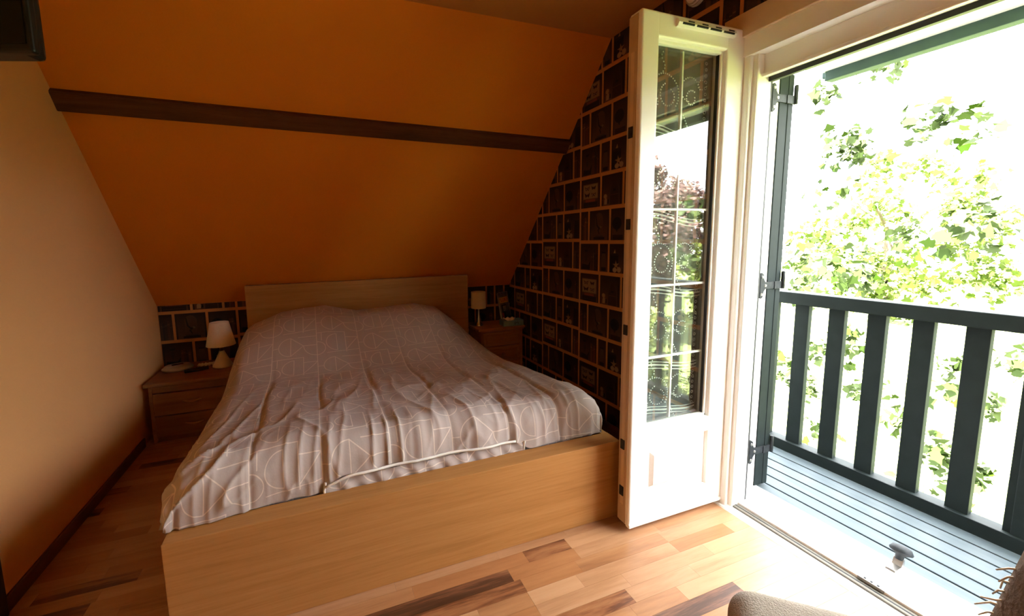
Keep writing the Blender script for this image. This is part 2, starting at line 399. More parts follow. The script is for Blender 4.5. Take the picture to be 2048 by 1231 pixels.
def cell(P, kind, a0, a1, z0, z1, rng):
    w, h = a1 - a0, z1 - z0
    A = lambda t: a0 + w * t
    Z = lambda t: z0 + h * t
    P.rect(a0, a1, z0, z1, BG0, 1, BG1)
    P.rect(a0, A(.06), z0, z1, BG1, 1.5); P.rect(A(.94), a1, z0, z1, BG1, 1.5)
    if kind == 'books': books(P, A(.06), A(.94), z0, h * .8, rng)
    elif kind == 'butterfly':
        P.rect(A(.12), A(.88), z0, Z(.2), (0.018, .013, .01), 2); P.rect(A(.16), A(.8), Z(.07), Z(.085), (.05, .035, .02), 3)
        P.rect(A(.24), A(.76), Z(.2), Z(.285), (0.16, .055, .03), 3); P.rect(A(.1), A(.9), Z(.3), Z(.82), (.11, .065, .035), 2)
        P.rect(A(.13), A(.87), Z(.32), Z(.8), CREAM, 3)
        for ba, bz, s, k in ((.33, .67, 1, 0), (.67, .67, .9, 1), (.33, .44, 1.1, 1), (.67, .44, .9, 0)):
            for q in (-1, 1):
                P.poly([(A(ba), Z(bz)), (A(ba + q * .13 * s), Z(bz + .085 * s)), (A(ba + q * .11 * s), Z(bz + .01)), (A(ba + q * .02), Z(bz - .02))], INK if k else (.05, .03, .02), 4)
                P.poly([(A(ba), Z(bz - .01)), (A(ba + q * .11 * s), Z(bz + .005)), (A(ba + q * .07 * s), Z(bz - .075 * s))], INK, 4)
                if not k: P.oval(A(ba + q * .05), Z(bz - .01), w * .02, h * .018, (.4, .3, .2), 5, 8)
            P.rect(A(ba - .012), A(ba + .012), Z(bz - .05), Z(bz + .05), INK, 5)
    elif kind == 'candle':
        P.poly([(A(.42), Z(.02)), (A(.85), Z(.02)), (A(.83), Z(.45)), (A(.66), Z(.82)), (A(.6), Z(.82)), (A(.44), Z(.45))], (.030, .017, .010), 2)
        P.poly([(A(.56), Z(.45)), (A(.72), Z(.45)), (A(.69), Z(.53)), (A(.64), Z(.5)), (A(.59), Z(.53))], INK, 3); P.rect(A(.46), A(.82), Z(.33), Z(.35), (.07, .035, .018), 3)
        P.oval(A(.2), Z(.2), w * .15, h * .2, (.075, .036, .016), 2)
        P.poly([(A(.13), Z(.04)), (A(.27), Z(.04)), (A(.3), Z(.16)), (A(.26), Z(.24)), (A(.2), Z(.25)), (A(.14), Z(.2))], (.24, .14, .075), 3)
        P.oval(A(.19), Z(.31), w * .085, h * .075, (.25, .14, .07), 3); P.rect(A(.28), A(.36), Z(.06), Z(.2), INK, 3)
        P.rect(A(.88), A(.94), z0, Z(.75), (.02, .012, .008), 2)
    elif kind == 'goblet':
        P.rect(A(.22), A(.78), Z(.03), Z(.11), INK, 2); P.rect(A(.3), A(.7), Z(.11), Z(.16), (.04, .03, .02), 2)
        n = 12; dome = [(A(.5 + .2 * math.cos(math.pi * k / n)), Z(.7 + .22 * math.sin(math.pi * k / n))) for k in range(n + 1)]
        P.poly([(A(.7), Z(.16))] + dome + [(A(.3), Z(.16))], (.062, .034, .019), 2)
        P.poly([(A(.33), Z(.8)), (A(.37), Z(.5)), (A(.5), Z(.34)), (A(.66), Z(.5)), (A(.58), Z(.47)), (A(.5), Z(.43)), (A(.42), Z(.52)), (A(.36), Z(.85))], INK, 3)
        P.poly([(A(.42), Z(.35)), (A(.5), Z(.2)), (A(.53), Z(.2)), (A(.48), Z(.36))], INK, 3); P.oval(A(.59), Z(.44), w * .05, h * .04, (.11, .075, .045), 4, 10)
    elif kind == 'oval':
        P.oval(A(.3), Z(.53), w * .23, h * .2, (.009, .008, .009), 2); P.poly([(A(.24), Z(.35)), (A(.36), Z(.35)), (A(.31), Z(.24))], (.012, .01, .009), 2)
        P.rect(A(.1), A(.6), z0, Z(.17), (.022, .013, .008), 2); books(P, A(.74), A(.96), z0, h * .72, rng)
    elif kind == 'plant':
        P.poly([(A(.22), Z(.76)), (A(.44), Z(.79)), (A(.4), Z(.7)), (A(.27), Z(.69))], INK, 3); P.oval(A(.32), Z(.5), w * .055, h * .19, (.035, .024, .016), 2)
        P.poly([(A(.08), Z(.03)), (A(.55), Z(.03)), (A(.58), Z(.38)), (A(.46), Z(.2)), (A(.1), Z(.24))], INK, 3); books(P, A(.6), A(.95), z0, h * .8, rng)
    elif kind == 'jar':
        P.rect(A(.2), A(.8), Z(.03), Z(.16), INK, 2); P.poly([(A(.3), Z(.16)), (A(.7), Z(.16)), (A(.8), Z(.4)), (A(.7), Z(.66)), (A(.3), Z(.66)), (A(.2), Z(.4))], (.06, .038, .022), 2)
        P.rect(A(.26), A(.74), Z(.66), Z(.72), INK, 3)
    elif kind == 'star':
        P.rect(A(.04), A(.44), z0, Z(.62), (.011, .009, .009), 2); P.oval(A(.24), Z(.63), w * .2, h * .045, (.018, .014, .012), 3)
        P.poly([(A(.2), Z(.68)), (A(.3), Z(.68)), (A(.27), Z(.82))], (.24, .13, .065), 3)
        P.poly([(A(.64), z0), (a1, z0), (a1, Z(.72)), (A(.7), Z(.72))], (.014, .011, .010), 2)
        pts = []
        for k in range(10):
            r = (.17 if k % 2 == 0 else .06); t = math.pi / 2 + math.pi * k / 5 + .1
            pts.append((A(.33) + r * w * math.cos(t), Z(.27) + r * h * math.sin(t)))
        P.poly(pts, (.20, .115, .062), 4)
        P.oval(A(.27), Z(.1), w * .105, h * .09, (.26, .17, .105), 5, 10); P.oval(A(.47), Z(.12), w * .1, h * .1, (.24, .155, .095), 5, 10)
ROWS = [('butterfly', .219, ((.225, 'butterfly'), (.215, 'candle'), (.09, 'books'))),
        ('goblet', .223, ((.10, 'books'), (.222, 'goblet'), (.208, 'oval'))),
        ('plant', .209, ((.215, 'plant'), (.10, 'jar'), (.215, 'star')))]
PER = sum(r[1] for r in ROWS)
def strip(P, s0, ztop_butterfly, zlo, zhi, width=.53):
    """one hanging of wallpaper starting at s0; a butterfly row starts at height ztop_butterfly"""
    rng = random.Random(11)
    P.rect(s0, s0 + width, zlo, zhi, BOARD, 0)
    z = ztop_butterfly + PER * math.ceil((zhi - ztop_butterfly) / PER)
    while z > zlo:
        for nm, h, cells in ROWS:
            a = s0
            for wd, kind in cells:
                if z > zlo and z - h < zhi: cell(P, kind, a + .009, a + wd - .009, z - h + .012, z - .012, rng)
                a += wd
            z -= h
def cut(P, co, no):
    g = list(P.bm.verts) + list(P.bm.edges) + list(P.bm.faces)
    bmesh.ops.bisect_plane(P.bm, geom=g, dist=1e-6, plane_co=co, plane_no=no, clear_outer=True)
def wallpaper(P, parent, label):
    me = bpy.data.meshes.new('wallpaper'); P.bm.to_mesh(me); P.bm.free()
    o = link('wallpaper', me, M['print'], parent); o['label'] = label; return o
STEP = 0.00025
P = Print(); P.map = lambda s, z, l: (XR - .001 - l * STEP, 1.06 - s, z)
for k, (y0, zb) in enumerate(((2.653, 1.731), (2.122, 1.731 + .430), (1.591, 1.731 + .222), (1.06, 1.731), (.53, 1.731 - .222), (0.0, 1.731 - .430))):
    strip(P, 1.06 - y0, zb, 0, ZT)
cut(P, (0, YK, ZK), (0, ZT - ZK, YK - YT)); cut(P, (0, YK, 0), (0, 1, 0)); cut(P, (0, -.115, 0), (0, -1, 0)); cut(P, (0, 0, ZT), (0, 0, 1)); cut(P, (0, 0, 0.06), (0, 0, -1))
wallpaper(P, wr, 'printed bookshelf wallpaper with butterflies, candles and books')
P = Print(); P.map = lambda s, z, l: (XR - .001 - l * STEP, 1.06 - s, z)
for k, y0 in enumerate((0.0, -.53, -1.06)): strip(P, 1.06 - y0, 1.731 - .430 - .22 * k, DZ, ZT)
cut(P, (0, -.115, 0), (0, 1, 0)); cut(P, (0, DY0, 0), (0, -1, 0)); cut(P, (0, 0, 2.26), (0, 0, -1)); cut(P, (0, 0, ZT), (0, 0, 1))
wallpaper(P, wr, 'printed bookshelf wallpaper above the balcony door')
P = Print(); P.map = lambda s, z, l: (s, YK - .001 - l * STEP, z)
for k in range(3): strip(P, -.625 + .53 * k, .813 + ROWS[0][1] + (0, .222, .43)[k], 0, ZK)
strip(P, .965, .9, 0, ZK, .654); strip(P, 1.619, .675 + .219, 0, ZK); strip(P, 2.149, .675 + .223 + .219, 0, ZK)
cut(P, (XR, 0, 0), (1, 0, 0)); cut(P, (XL, 0, 0), (-1, 0, 0)); cut(P, (0, 0, ZK), (0, 0, 1)); cut(P, (0, 0, 0.0), (0, 0, -1))
wallpaper(P, wf, 'bookshelf wallpaper on the low wall behind the bed')

# baseboards and dark casing
struct('baseboard_left', B(XL, XL + .012, YB, 1.73, 0, .062, .003), M['base'], 'brown wooden baseboard along the peach wall')
struct('baseboard_right', B(XR - .012, XR, -.03, YK, 0, .075, .003), M['base'], 'brown wooden baseboard under the bookshelf wallpaper')
struct('trim_1', B(XL, XL + .018, .28, .385, 0, 2.02, .003), M['trim_dark'], 'dark door casing on the peach wall')

# purlin across the slope
sl = Vector((0, YT - YK, ZT - ZK)).normalized()            # up the slope
nn = Vector((0, -(ZT - ZK), YT - YK)).normalized()          # into the room
if nn.y > 0: nn = -nn
nin = Vector((0, -sl.z, sl.y))
if (nin.y + nin.z) > 0: nin = -nin
c0 = Vector((0, 1.195, 2.049)); c1 = Vector((0, 1.262, 1.974))
p_a = c0 - nin * .02; p_d = c1 - nin * .02; p_b = c0 + nin * .028 - sl * .004; p_c = c1 + nin * .035
bm = bmesh.new()
prism(bm, [(p_a.y, p_a.z), (p_b.y, p_b.z), (p_c.y, p_c.z), (p_d.y, p_d.z)], 'x', XL, XR)
bmesh.ops.bevel(bm, geom=[e for e in bm.edges if abs(e.verts[0].co.x - e.verts[1].co.x) > 1], offset=.004, segments=2, affect='EDGES')
for v in bm.verts: v.co += sl * (.042 if v.co.x < .5 else -.016)
struct('roof_beam', bm, M['beam'], 'dark stained roof beam across the orange slope')

# ================================================================== laminate floor
floor = struct('floor', B(XL - T, XR + .03, YB - T, YK + T, -.10, -.0025), M['black_rubber'], 'laminate floor of short wooden staves')
RW = 0.0628; y_top = -.041 + RW * 37
def cam_px(p):
    q = cam.matrix_world.inverted() @ Vector(p)
    if q.z > -.05: return None
    return (1024 - 78.77 + FPX * q.x / -q.z, 615.5 - 35.35 - FPX * q.y / -q.z)
FIX = {38: [(.0, .45, 'mid'), (.45, 1.165, 'dark'), (1.165, 1.474, 'orange'), (1.474, 1.9, 'light'), (1.9, 2.35, 'light')],
       37: [(.3, .787, 'mid'), (.787, 1.265, 'orange'), (1.265, 1.471, 'brown'), (1.471, 1.9, 'yellow'), (1.9, 2.35, 'light')],
       39: [(.25, .696, 'light'), (.696, 1.19, 'brown'), (1.19, 1.44, 'orange'), (1.44, 1.88, 'mid'), (1.88, 2.35, 'light')],
       40: [(.3, .62, 'mid'), (.62, .985, 'yellow'), (.985, 1.187, 'mid'), (1.187, 1.403, 'yellow'), (1.403, 1.88, 'light'), (1.88, 2.2, 'orange'), (2.2, 2.35, 'light')],
       41: [(.7, 1.187, 'orange'), (1.187, 1.57, 'light'), (1.57, 2.0, 'light'), (2.0, 2.35, 'yellow')],
       42: [(.75, 1.05, 'light'), (1.05, 1.535, 'brown'), (1.535, 1.85, 'light'), (1.85, 2.35, 'light')],
       43: [(.8, 1.1, 'orange'), (1.1, 1.5, 'mid'), (1.5, 1.72, 'mid'), (1.72, 2.35, 'yellow')],
       44: [(.9, 1.3, 'light'), (1.3, 1.939, 'dark'), (1.939, 2.35, 'light')],
       45: [(.9, 1.25, 'mid'), (1.25, 1.6, 'light'), (1.6, 1.922, 'orange'), (1.922, 2.35, 'light')],
       46: [(.9, 1.4, 'light'), (1.4, 1.85, 'orange'), (1.85, 2.35, 'mid')]}
rest = {}
n_pl = 0; rng = random.Random(21)
row = 0
while y_top - RW * (row + 1) > YB:
    y1 = y_top - RW * row; y0 = y1 - RW
    segs = [s for s in FIX.get(row, [])]
    x = XL - rng.uniform(0, .3) if not segs else XL - rng.uniform(0, .3)
    stop = segs[0][0] if segs else XR + .03
    auto = []
    while x < stop - 1e-6:
        x2 = x + rng.uniform(.26, .48)
        if stop - x2 < .14: x2 = stop
        auto.append((x, min(x2, stop), rng.choices(('light', 'yellow', 'orange', 'mid', 'brown', 'dark'), (30, 14, 20, 22, 9, 7))[0])); x = x2
    for a, b, tone in auto + segs:
        a = max(a, XL); b = min(b, XR + .015); yy1 = min(y1, YK)
        if b - a < .02: continue
        vis = False
        for q in ((a, y0), (b, y0), (a, yy1), (b, yy1), ((a + b) / 2, (y0 + yy1) / 2)):
            p = cam_px((q[0], q[1], 0))
            if p and 0 < p[0] < 2048 and 0 < p[1] < 1231: vis = True
        if a > .03 and y0 > .1: vis = False
        if y0 > 1.76: vis = False
        if vis and n_pl < 290:
            cx, cy = (a + b) / 2, (y0 + yy1) / 2
            bm = B(a - cx + .0003, b - cx - .0003, y0 - cy + .0003, yy1 - cy - .0003, -.0025, 0)
            o = obj('plank', bm, M['fl_' + tone], None); o.parent = floor; o.location = (cx, cy, 0); n_pl += 1
        else:
            bm = rest.setdefault(tone, bmesh.new()); box(bm, a + .0003, b - .0003, y0 + .0003, yy1 - .0003, -.0025, 0)
    row += 1
for tone, bm in rest.items():
    o = obj('plank_field', bm, M['fl_' + tone], None); o.parent = floor; o['kind'] = 'stuff'

# ================================================================== balcony door: frame, leaf, threshold
fr = struct('door_frame', B(2.335, 2.425, -.172, -.118, 0.0, 2.165, .006), M['frame_white'], 'white balcony door frame')
def fpart(name, bm, mat, sm=False): return obj(name, bm, mat, fr, sm)
fpart('jamb_lip', B(2.318, 2.345, -.150, -.116, 0, 2.17, .008, 3), M['frame_white'])
fpart('jamb_groove', B(2.424, 2.440, -.166, -.100, .02, 2.0, 0), M['black_rubber'])
fpart('jamb', B(2.335, 2.425, -1.40, -1.346, 0, 2.165, .006), M['frame_white'])
fpart('head', B(2.335, 2.425, -1.35, -.165, 2.118, 2.165, .006), M['frame_white'])
fpart('head_lip', B(2.318, 2.345, -1.36, -.118, 2.140, 2.172, .008, 3), M['frame_white'])
fpart('transom_panel', B(2.372, 2.42, -1.35, -.168, 1.998, 2.122, .004), M['frame_white'])
fpart('transom_bead', B(2.362, 2.385, -1.35, -.168, 1.992, 2.006, .003), M['frame_white'])
fpart('transom_gasket', B(2.405, 2.425, -1.35, -.16, 1.978, 1.999, 0), M['black_rubber'])
fpart('latch_pip', B(2.366, 2.374, -.178, -.170, 2.085, 2.105, .001), M['black_rubber'])
struct('trim_2', B(XR - .014, XR + .01, -1.46, -.03, 2.165, 2.266, .004), M['casing'], 'cream casing over the balcony door')
struct('trim_3', B(XR - .010, XR + .02, -.045, .015, 0, 2.17, .004), M['frame_white'])
struct('trim_4', B(XR - .010, XR + .02, -1.46, -1.35, 0, 2.17, .004), M['casing'])
th = struct('door_threshold', B(2.415, 2.631, DY0, DY1, -.10, .0, 0), M['sill'], 'white stone door sill')
obj('floor_strip', prism(bmesh.new(), [(2.300, 0), (2.306, .006), (2.336, .012), (2.342, 0)], 'y', DY0 + .01, -.085), M['frame_white'], th)
obj('track', B(2.342, 2.376, DY0 + .01, -.09, -.05, .016, .003), M['alu'], th)
obj('track_seal', B(2.356, 2.361, DY0 + .01, -.09, .014, .0170, 0), M['iron'], th)
obj('sill_profile', B(2.376, 2.420, DY0 + .01, -.09, -.05, .026, .004), M['frame_white'], th)
sp_ = obj('strike_plate', B(2.372, 2.388, -.735, -.655, .016, .030, .002), M['screw'], th)
for k in range(3): obj('screw', lathe(bmesh.new(), [(.004, 0), (.004, .002)], (2.380, -.715 + .02 * k, .030), 10), M['iron'], sp_)

# leaf, standing open at a right angle: we look at its outer face
LX0, LX1, LYF, LYB, LZ0, LZ1 = 1.755, 2.332, -.120, -.048, .026, 2.200
GX0, GX1, GZ0, GZ1 = 1.845, 2.214, .470, 2.104
leaf = bpy.data.objects.new('door_1', None); COL.objects.link(leaf); leaf.location = (LX1, LYB, LZ0); leaf.matrix_world = Matrix.Translation((LX1, LYB, LZ0))
leaf['kind'] = 'structure'; leaf['label'] = 'white glazed balcony door leaf standing open into the room'; leaf.empty_display_size = .05
def lp(name, bm, mat, sm=False, parent=None):
    o = obj(name, bm, mat, leaf, sm)
    if parent is not None: o.parent = parent
    return o
def rail_profile(bm, x0, x1, z0, z1, side):
    box(bm, x0, x1, LYF, LYB, z0, z1, .010, 4); return bm
lp('stile', rail_profile(bmesh.new(), LX0, GX0, LZ0, LZ1, 1), M['upvc'])
lp('stile', rail_profile(bmesh.new(), GX1, LX1, LZ0, LZ1, 1), M['upvc'])
lp('rail', B(GX0 - .012, GX1 + .012, LYF + .0006, LYB, GZ1, LZ1 - .0004, .010, 4), M['upvc'])
lp('rail', B(GX0 - .012, GX1 + .012, LYF + .0006, LYB, .397, GZ0, .008, 3), M['upvc'])
lp('rail', B(GX0 - .012, GX1 + .012, LYF + .0006, LYB, LZ0, .131, .008, 3), M['upvc'])
pn = lp('panel', B(GX0 - .006, GX1 + .006, LYF + .016, LYB + .01, .12, .405, 0), M['upvc'])
bm = B(GX0 + .035, GX1 - .042, LYF + .002, LYF + .03, .185, .352, 0)
bmesh.ops.bevel(bm, geom=[e for e in bm.edges if all(v.co.y < LYF + .01 for v in e.verts)], offset=.013, segments=1, affect='EDGES')
lp('raised_field', bm, M['upvc'], parent=pn)
# glazing beads round the pane
for a in ((GX0 - .002, GX0 + .012, GZ0, GZ1), (GX1 - .012, GX1 + .002, GZ0, GZ1), (GX0, GX1, GZ0 - .002, GZ0 + .012), (GX0, GX1, GZ1 - .012, GZ1 + .002)):
    lp('glazing_bead', B(a[0], a[1], LYF + .018, LYF + .040, a[2], a[3], .003), M['upvc'])
lp('gasket', B(GX1 - .0155, GX1 - .011, LYF + .026, LYF + .040, GZ0 + .01, GZ1 - .01), M['black_rubber'])
for yy in (LYF + .041, LYF + .058):
    lp('pane', B(GX0 + .002, GX1 - .002, yy, yy + .003, GZ0 + .002, GZ1 - .002), M['glass'])
lp('glazing_bar', B(2.014, 2.024, LYF + .0455, LYF + .0575, GZ0 + .012, GZ1 - .012, .002), M['upvc'])
for z in (1.436, 1.103, .779): lp('glazing_bar', B(GX0 + .012, GX1 - .012, LYF + .0460, LYF + .0570, z - .005, z + .005, .002), M['upvc'])
vent = lp('vent', prism(bmesh.new(), [(LYF + .002, 2.152), (LYF - .010, 2.154), (LYF - .017, 2.166), (LYF - .012, 2.180), (LYF + .002, 2.184)], 'x', 1.925, 2.245), M['white_plastic'])
for k in range(4):
    x0 = 1.945 + k * .075
    lp('vent_slot', B(x0, x0 + .062, LYF - .0178, LYF - .008, 2.160, 2.167, .001), M['iron'], parent=vent)
    lp('vent_slot', B(x0 + .03, x0 + .062, LYF - .0165, LYF - .006, 2.171, 2.1765, .001), M['black_rubber'], parent=vent)
# free edge: profile, lock strip and catches
lp('edge_profile', B(LX0 - .003, LX0 + .004, LYF + .020, LYB - .004, LZ0 + .01, LZ1 - .012, .001), M['edge_tan'])
lp('lock_strip', B(LX0 - .0045, LX0, LYF + .034, LYF + .052, .12, 2.05), M['casing'])
for z in (.16, .38, .9, 1.35, 1.72):
    lp('catch', B(LX0 - .008, LX0 - .002, LYF + .032, LYF + .056, z, z + .045, .002), M['iron'])
lp('drip_edge', B(LX0 + .001, LX1 - .01, LYF - .006, LYF + .02, LZ0 - .004, LZ0 + .014, .004), M['upvc'])

# lace curtain behind the pane
cur = thing('lace_curtain', (2.03, LYB + .012, .45), 'sheer net curtain with dotted swirls behind the door glass', 'curtain')
nx, nz = 60, 60
bm = bmesh.new(); g = []
cy_ = lambda x, z: LYB + .010 + .003 * math.sin(x * 40) * math.sin(z * 2.2 + 1)
for j in range(nz + 1):
    z = GZ0 - .03 + (GZ1 + .05 - GZ0) * j / nz
    g.append([bm.verts.new((x, cy_(x, z), z)) for x in [GX0 - .02 + (GX1 - GX0 + .04) * i / nx for i in range(nx + 1)]])
for j in range(nz):
    for i in range(nx): bm.faces.new((g[j][i], g[j][i + 1], g[j + 1][i + 1], g[j + 1][i]))
obj('voile_panel', bm, M['voile'], cur, True)
bm = bmesh.new()
def disc(x, z, r, n=6, ri=0):
    y = cy_(x, z) - .0015
    if ri:
        o_ = [bm.verts.new((x + r * math.cos(2 * math.pi * k / 10), y, z + r * math.sin(2 * math.pi * k / 10))) for k in range(10)]
        i_ = [bm.verts.new((x + ri * math.cos(2 * math.pi * k / 10), y, z + ri * math.sin(2 * math.pi * k / 10))) for k in range(10)]
        for k in range(10): bm.faces.new((o_[k], o_[(k + 1) % 10], i_[(k + 1) % 10], i_[k]))
    else: bm.faces.new([bm.verts.new((x + r * math.cos(2 * math.pi * k / n), y, z + r * math.sin(2 * math.pi * k / n))) for k in range(n)])
def dots(pts, r=.0036):
    for x, z in pts:
        if GX0 < x < GX1: disc(x, z, r)
def spiral(cx, cz, r0, r1, t0, t1, step=.0125, sx=1.0):
    t = t0; out = []
    while t < t1:
        f = (t - t0) / (t1 - t0); r = r0 + (r1 - r0) * f
        out.append((cx + sx * r * math.cos(t), cz + r * math.sin(t))); t += step / max(r, .012)
    return out
for zc in (1.93, 1.58, 1.21, .90, .59):
    dots(spiral(1.955, zc, .085, .072, -.6, 3.9)); dots(spiral(1.895, zc - .035, .045, .012, 3.4, 8.2)); dots(spiral(1.98, zc - .01, .052, .03, 2.0, 7.6))
    dots(spiral(2.10, zc + .02, .062, .045, .4, 4.6)); dots(spiral(2.11, zc - .01, .035, .022, 1.0, 6.8)); dots([(1.945 + .01 * math.sin(k), zc + .085 + k * .013) for k in range(7)])
    dots(spiral(2.17, zc + .05, .028, .016, 0, 5.0)); dots([(2.065 + .006 * k, zc - .085 - k * .011) for k in range(6)])
z = GZ0 + .02
while z < GZ1 - .02: disc(2.192, z, .0075, ri=.0045); z += .026
for zc, am in ((1.76, .022), (1.40, .02), (1.07, .016), (.72, .014), (.505, .012)):
    for dz, th_ in ((0, .004), (-.016, .0022), (.014, .0022)):
        pr = None
        for i in range(41):
            x = GX0 + (GX1 - GX0) * i / 40; zz = zc + dz + am * math.cos((x - 1.9) * 12)
            c = [bm.verts.new((x, cy_(x, zz) - .0015, zz - th_)), bm.verts.new((x, cy_(x, zz) - .0015, zz + th_))]
            if pr: bm.faces.new((pr[0], c[0], c[1], pr[1]))
            pr = c
e = obj('embroidery', bm, M['lace'], cur); e['kind'] = 'stuff'

# ================================================================== outside: shutter, eave, deck, railing
sh = thing('shutter', (2.63, -.05, 0), 'slate painted shutter folded back against the outside wall', 'shutter')
for k in range(4):
    y0 = -.086 + k * .135
    obj('board', B(2.672, 2.708, y0, y0 + .133, .0, 2.072, .003), M['rail'], sh)
obj('batten', B(2.614, 2.673, -.084, -.02, .0, 2.072, .003), M['rail'], sh)
for z in (.2, 1.06, 1.95): obj('ledge', B(2.620, 2.673, -.02, .45, z - .05, z + .05, .003), M['rail'], sh)
def t_hinge(z, lab):
    h = thing('hinge', (2.58, DY1, z), lab, 'hinge', None)
    y = DY1 - .0005
    pl_ = [(2.557, -.060), (2.566, -.064), (2.577, -.056), (2.582, -.030), (2.592, -.017), (2.665, -.017), (2.665, .017), (2.592, .017), (2.582, .030), (2.577, .056), (2.566, .064), (2.557, .060)]
    obj('plate', prism(bmesh.new(), [(a, z + b) for a, b in pl_], 'y', y - .0095, y), M['iron'], h)
    obj('strap', B(2.655, 2.712, -.0935, -.086, z - .020, z + .018, .001), M['iron'], h)
    obj('knuckle', lathe(bmesh.new(), [(.009, -.02), (.009, .064), (.005, .068)], (2.712, -.094, z), 14), M['iron'], h, True)
    for a, b in ((2.568, .043), (2.568, -.043), (2.592, 0)):
        bm = bmesh.new(); lathe(bm, [(.0075, 0), (.006, .003)], (0, 0, 0), 12)
        bmesh.ops.rotate(bm, verts=bm.verts, matrix=Matrix.Rotation(math.pi / 2, 3, 'X')); bmesh.ops.translate(bm, verts=bm.verts, vec=(a, y - .0095, z + b)); obj('screw', bm, M['screw'], h)
t_hinge(1.955, 'rusty iron shutter hinge screwed under the door head')
t_hinge(1.068, 'black iron shutter hinge level with the handrail')
t_hinge(.200, 'black iron shutter hinge just above the deck')

ev = struct('eave', B(XO - .02, 2.96, -3.2, -.05, 2.118, 2.19, 0), M['render_white'], 'white boarded underside of the roof eave')
obj('fascia', B(2.95, 3.01, -3.2, -.07, 2.072, 2.22, .004), M['slate_eave'], ev)
obj('fascia_lip', B(3.01, 3.075, -3.2, -.02, 2.105, 2.22, .008), M['slate_eave'], ev)
obj('roof_edge', B(XO - .02, 3.08, -3.2, -.02, 2.19, 2.76, 0), M['slate_eave'], ev)

dk = struct('balcony_deck', B(2.631, 3.28, -3.3, 2.6, -.22, -.045, 0), M['rail'], 'grey painted balcony deck')
bx_ = [2.632, 2.722, 2.812, 2.902, 2.992, 3.082, 3.172]
for k, x in enumerate(bx_[:-1]):
    o = obj('deck_board', B(x, x + .0805, -3.3, 2.6, -.045, -.012, .0025), M['deck'], None); o.parent = dk
rl = thing('balcony_railing', (3.2, -.3, -.04), 'slate painted wooden balcony railing with flat balusters', 'railing')
obj('bottom_rail', B(3.160, 3.235, -3.3, 2.6, -.045, .052, .003), M['rail'], rl)
obj('top_rail', B(3.150, 3.240, -3.3, 2.6, .905, .975, .004), M['rail'], rl)
proto = None; y = .127 + .1755 * 13
while y > -3.1:
    if proto is None:
        proto = obj('baluster', B(3.185, 3.218, y - .075, y, .050, .908, .002), M['rail'], rl); y00 = y
    else:
        c = proto.copy(); COL.objects.link(c); c.parent = rl; c.location = (0, y - y00, 0)
    y -= .1755
post = obj('post', B(3.175, 3.250, -.86, -.775, -.045, .91, .003), M['rail'], rl)

# stop for the shutters on the sill edge
ds = thing('shutter_stop', (2.60, -.665, 0), 'black mushroom shutter stop on the white sill edge', 'shutter stop')
obj('bracket', prism(bmesh.new(), [(2.555, 0), (2.56, .006), (2.60, .010), (2.612, .035), (2.62, .035), (2.62, 0)], 'y', -.685, -.655), M['screw'], ds)
bm = bmesh.new(); lathe(bm, [(.012, 0), (.014, .02), (.034, .030), (.036, .036), (.028, .050), (.010, .056)], (0, 0, 0), 24)
bmesh.ops.rotate(bm, verts=bm.verts, matrix=Matrix.Rotation(.35, 3, 'Y')); bmesh.ops.translate(bm, verts=bm.verts, vec=(2.612, -.67, .03)); obj('knob', bm, M['iron'], ds, True)

# ---- garden
struct('lawn', B(2.7, 60, -60, 40, -2.9, -2.8), M['lawn'], 'sunlit lawn below the balcony')
LEAF = np.array([(0, 0), (.34, .12), (.30, .38), (.52, .52), (.22, .66), (0, 1.0), (-.22, .66), (-.52, .52), (-.30, .38), (-.34, .12)]) - np.array([0, .45])
def foliage(name, centers, radii, per, size, mat, parent, face=None, seed=1):
    r = np.random.default_rng(seed); k = len(LEAF)
    C = np.repeat(centers, per, 0); Rr = np.repeat(radii, per, 0); N = len(C)
    d = r.normal(size=(N, 3)); d /= np.linalg.norm(d, axis=1)[:, None]
    Pp = C + d * Rr * (r.uniform(0, 1, (N, 1)) ** .45)
    nrm = d * .6 + r.normal(size=(N, 3)) * .7 + np.array([-.25, 0, .45]); nrm /= np.linalg.norm(nrm, axis=1)[:, None]
    t = np.cross(nrm, r.normal(size=(N, 3))); t /= np.linalg.norm(t, axis=1)[:, None]; b = np.cross(nrm, t)
    s = size * r.uniform(.6, 1.25, (N, 1, 1))
    L = LEAF[None]
    V = Pp[:, None, :] + s * (L[:, :, :1] * t[:, None, :] + L[:, :, 1:] * b[:, None, :] + (np.abs(L[:, :, :1]) * -.35) * nrm[:, None, :])
    me = bpy.data.meshes.new(name); me.vertices.add(N * k); me.vertices.foreach_set('co', V.reshape(-1).astype(np.float32))
    me.loops.add(N * k); me.loops.foreach_set('vertex_index', np.arange(N * k, dtype=np.int32))
    me.polygons.add(N); me.polygons.foreach_set('loop_start', np.arange(0, N * k, k, dtype=np.int32)); me.polygons.foreach_set('loop_total', np.full(N, k, np.int32))
    me.update(); a = me.attributes.new('tone', 'FLOAT', 'FACE'); a.data.foreach_set('value', r.uniform(0, 1, N).astype(np.float32))
    me.transform(Matrix.Translation(-parent.matrix_world.translation))
    o = link(name, me, mat, parent); o['kind'] = 'stuff'; return o
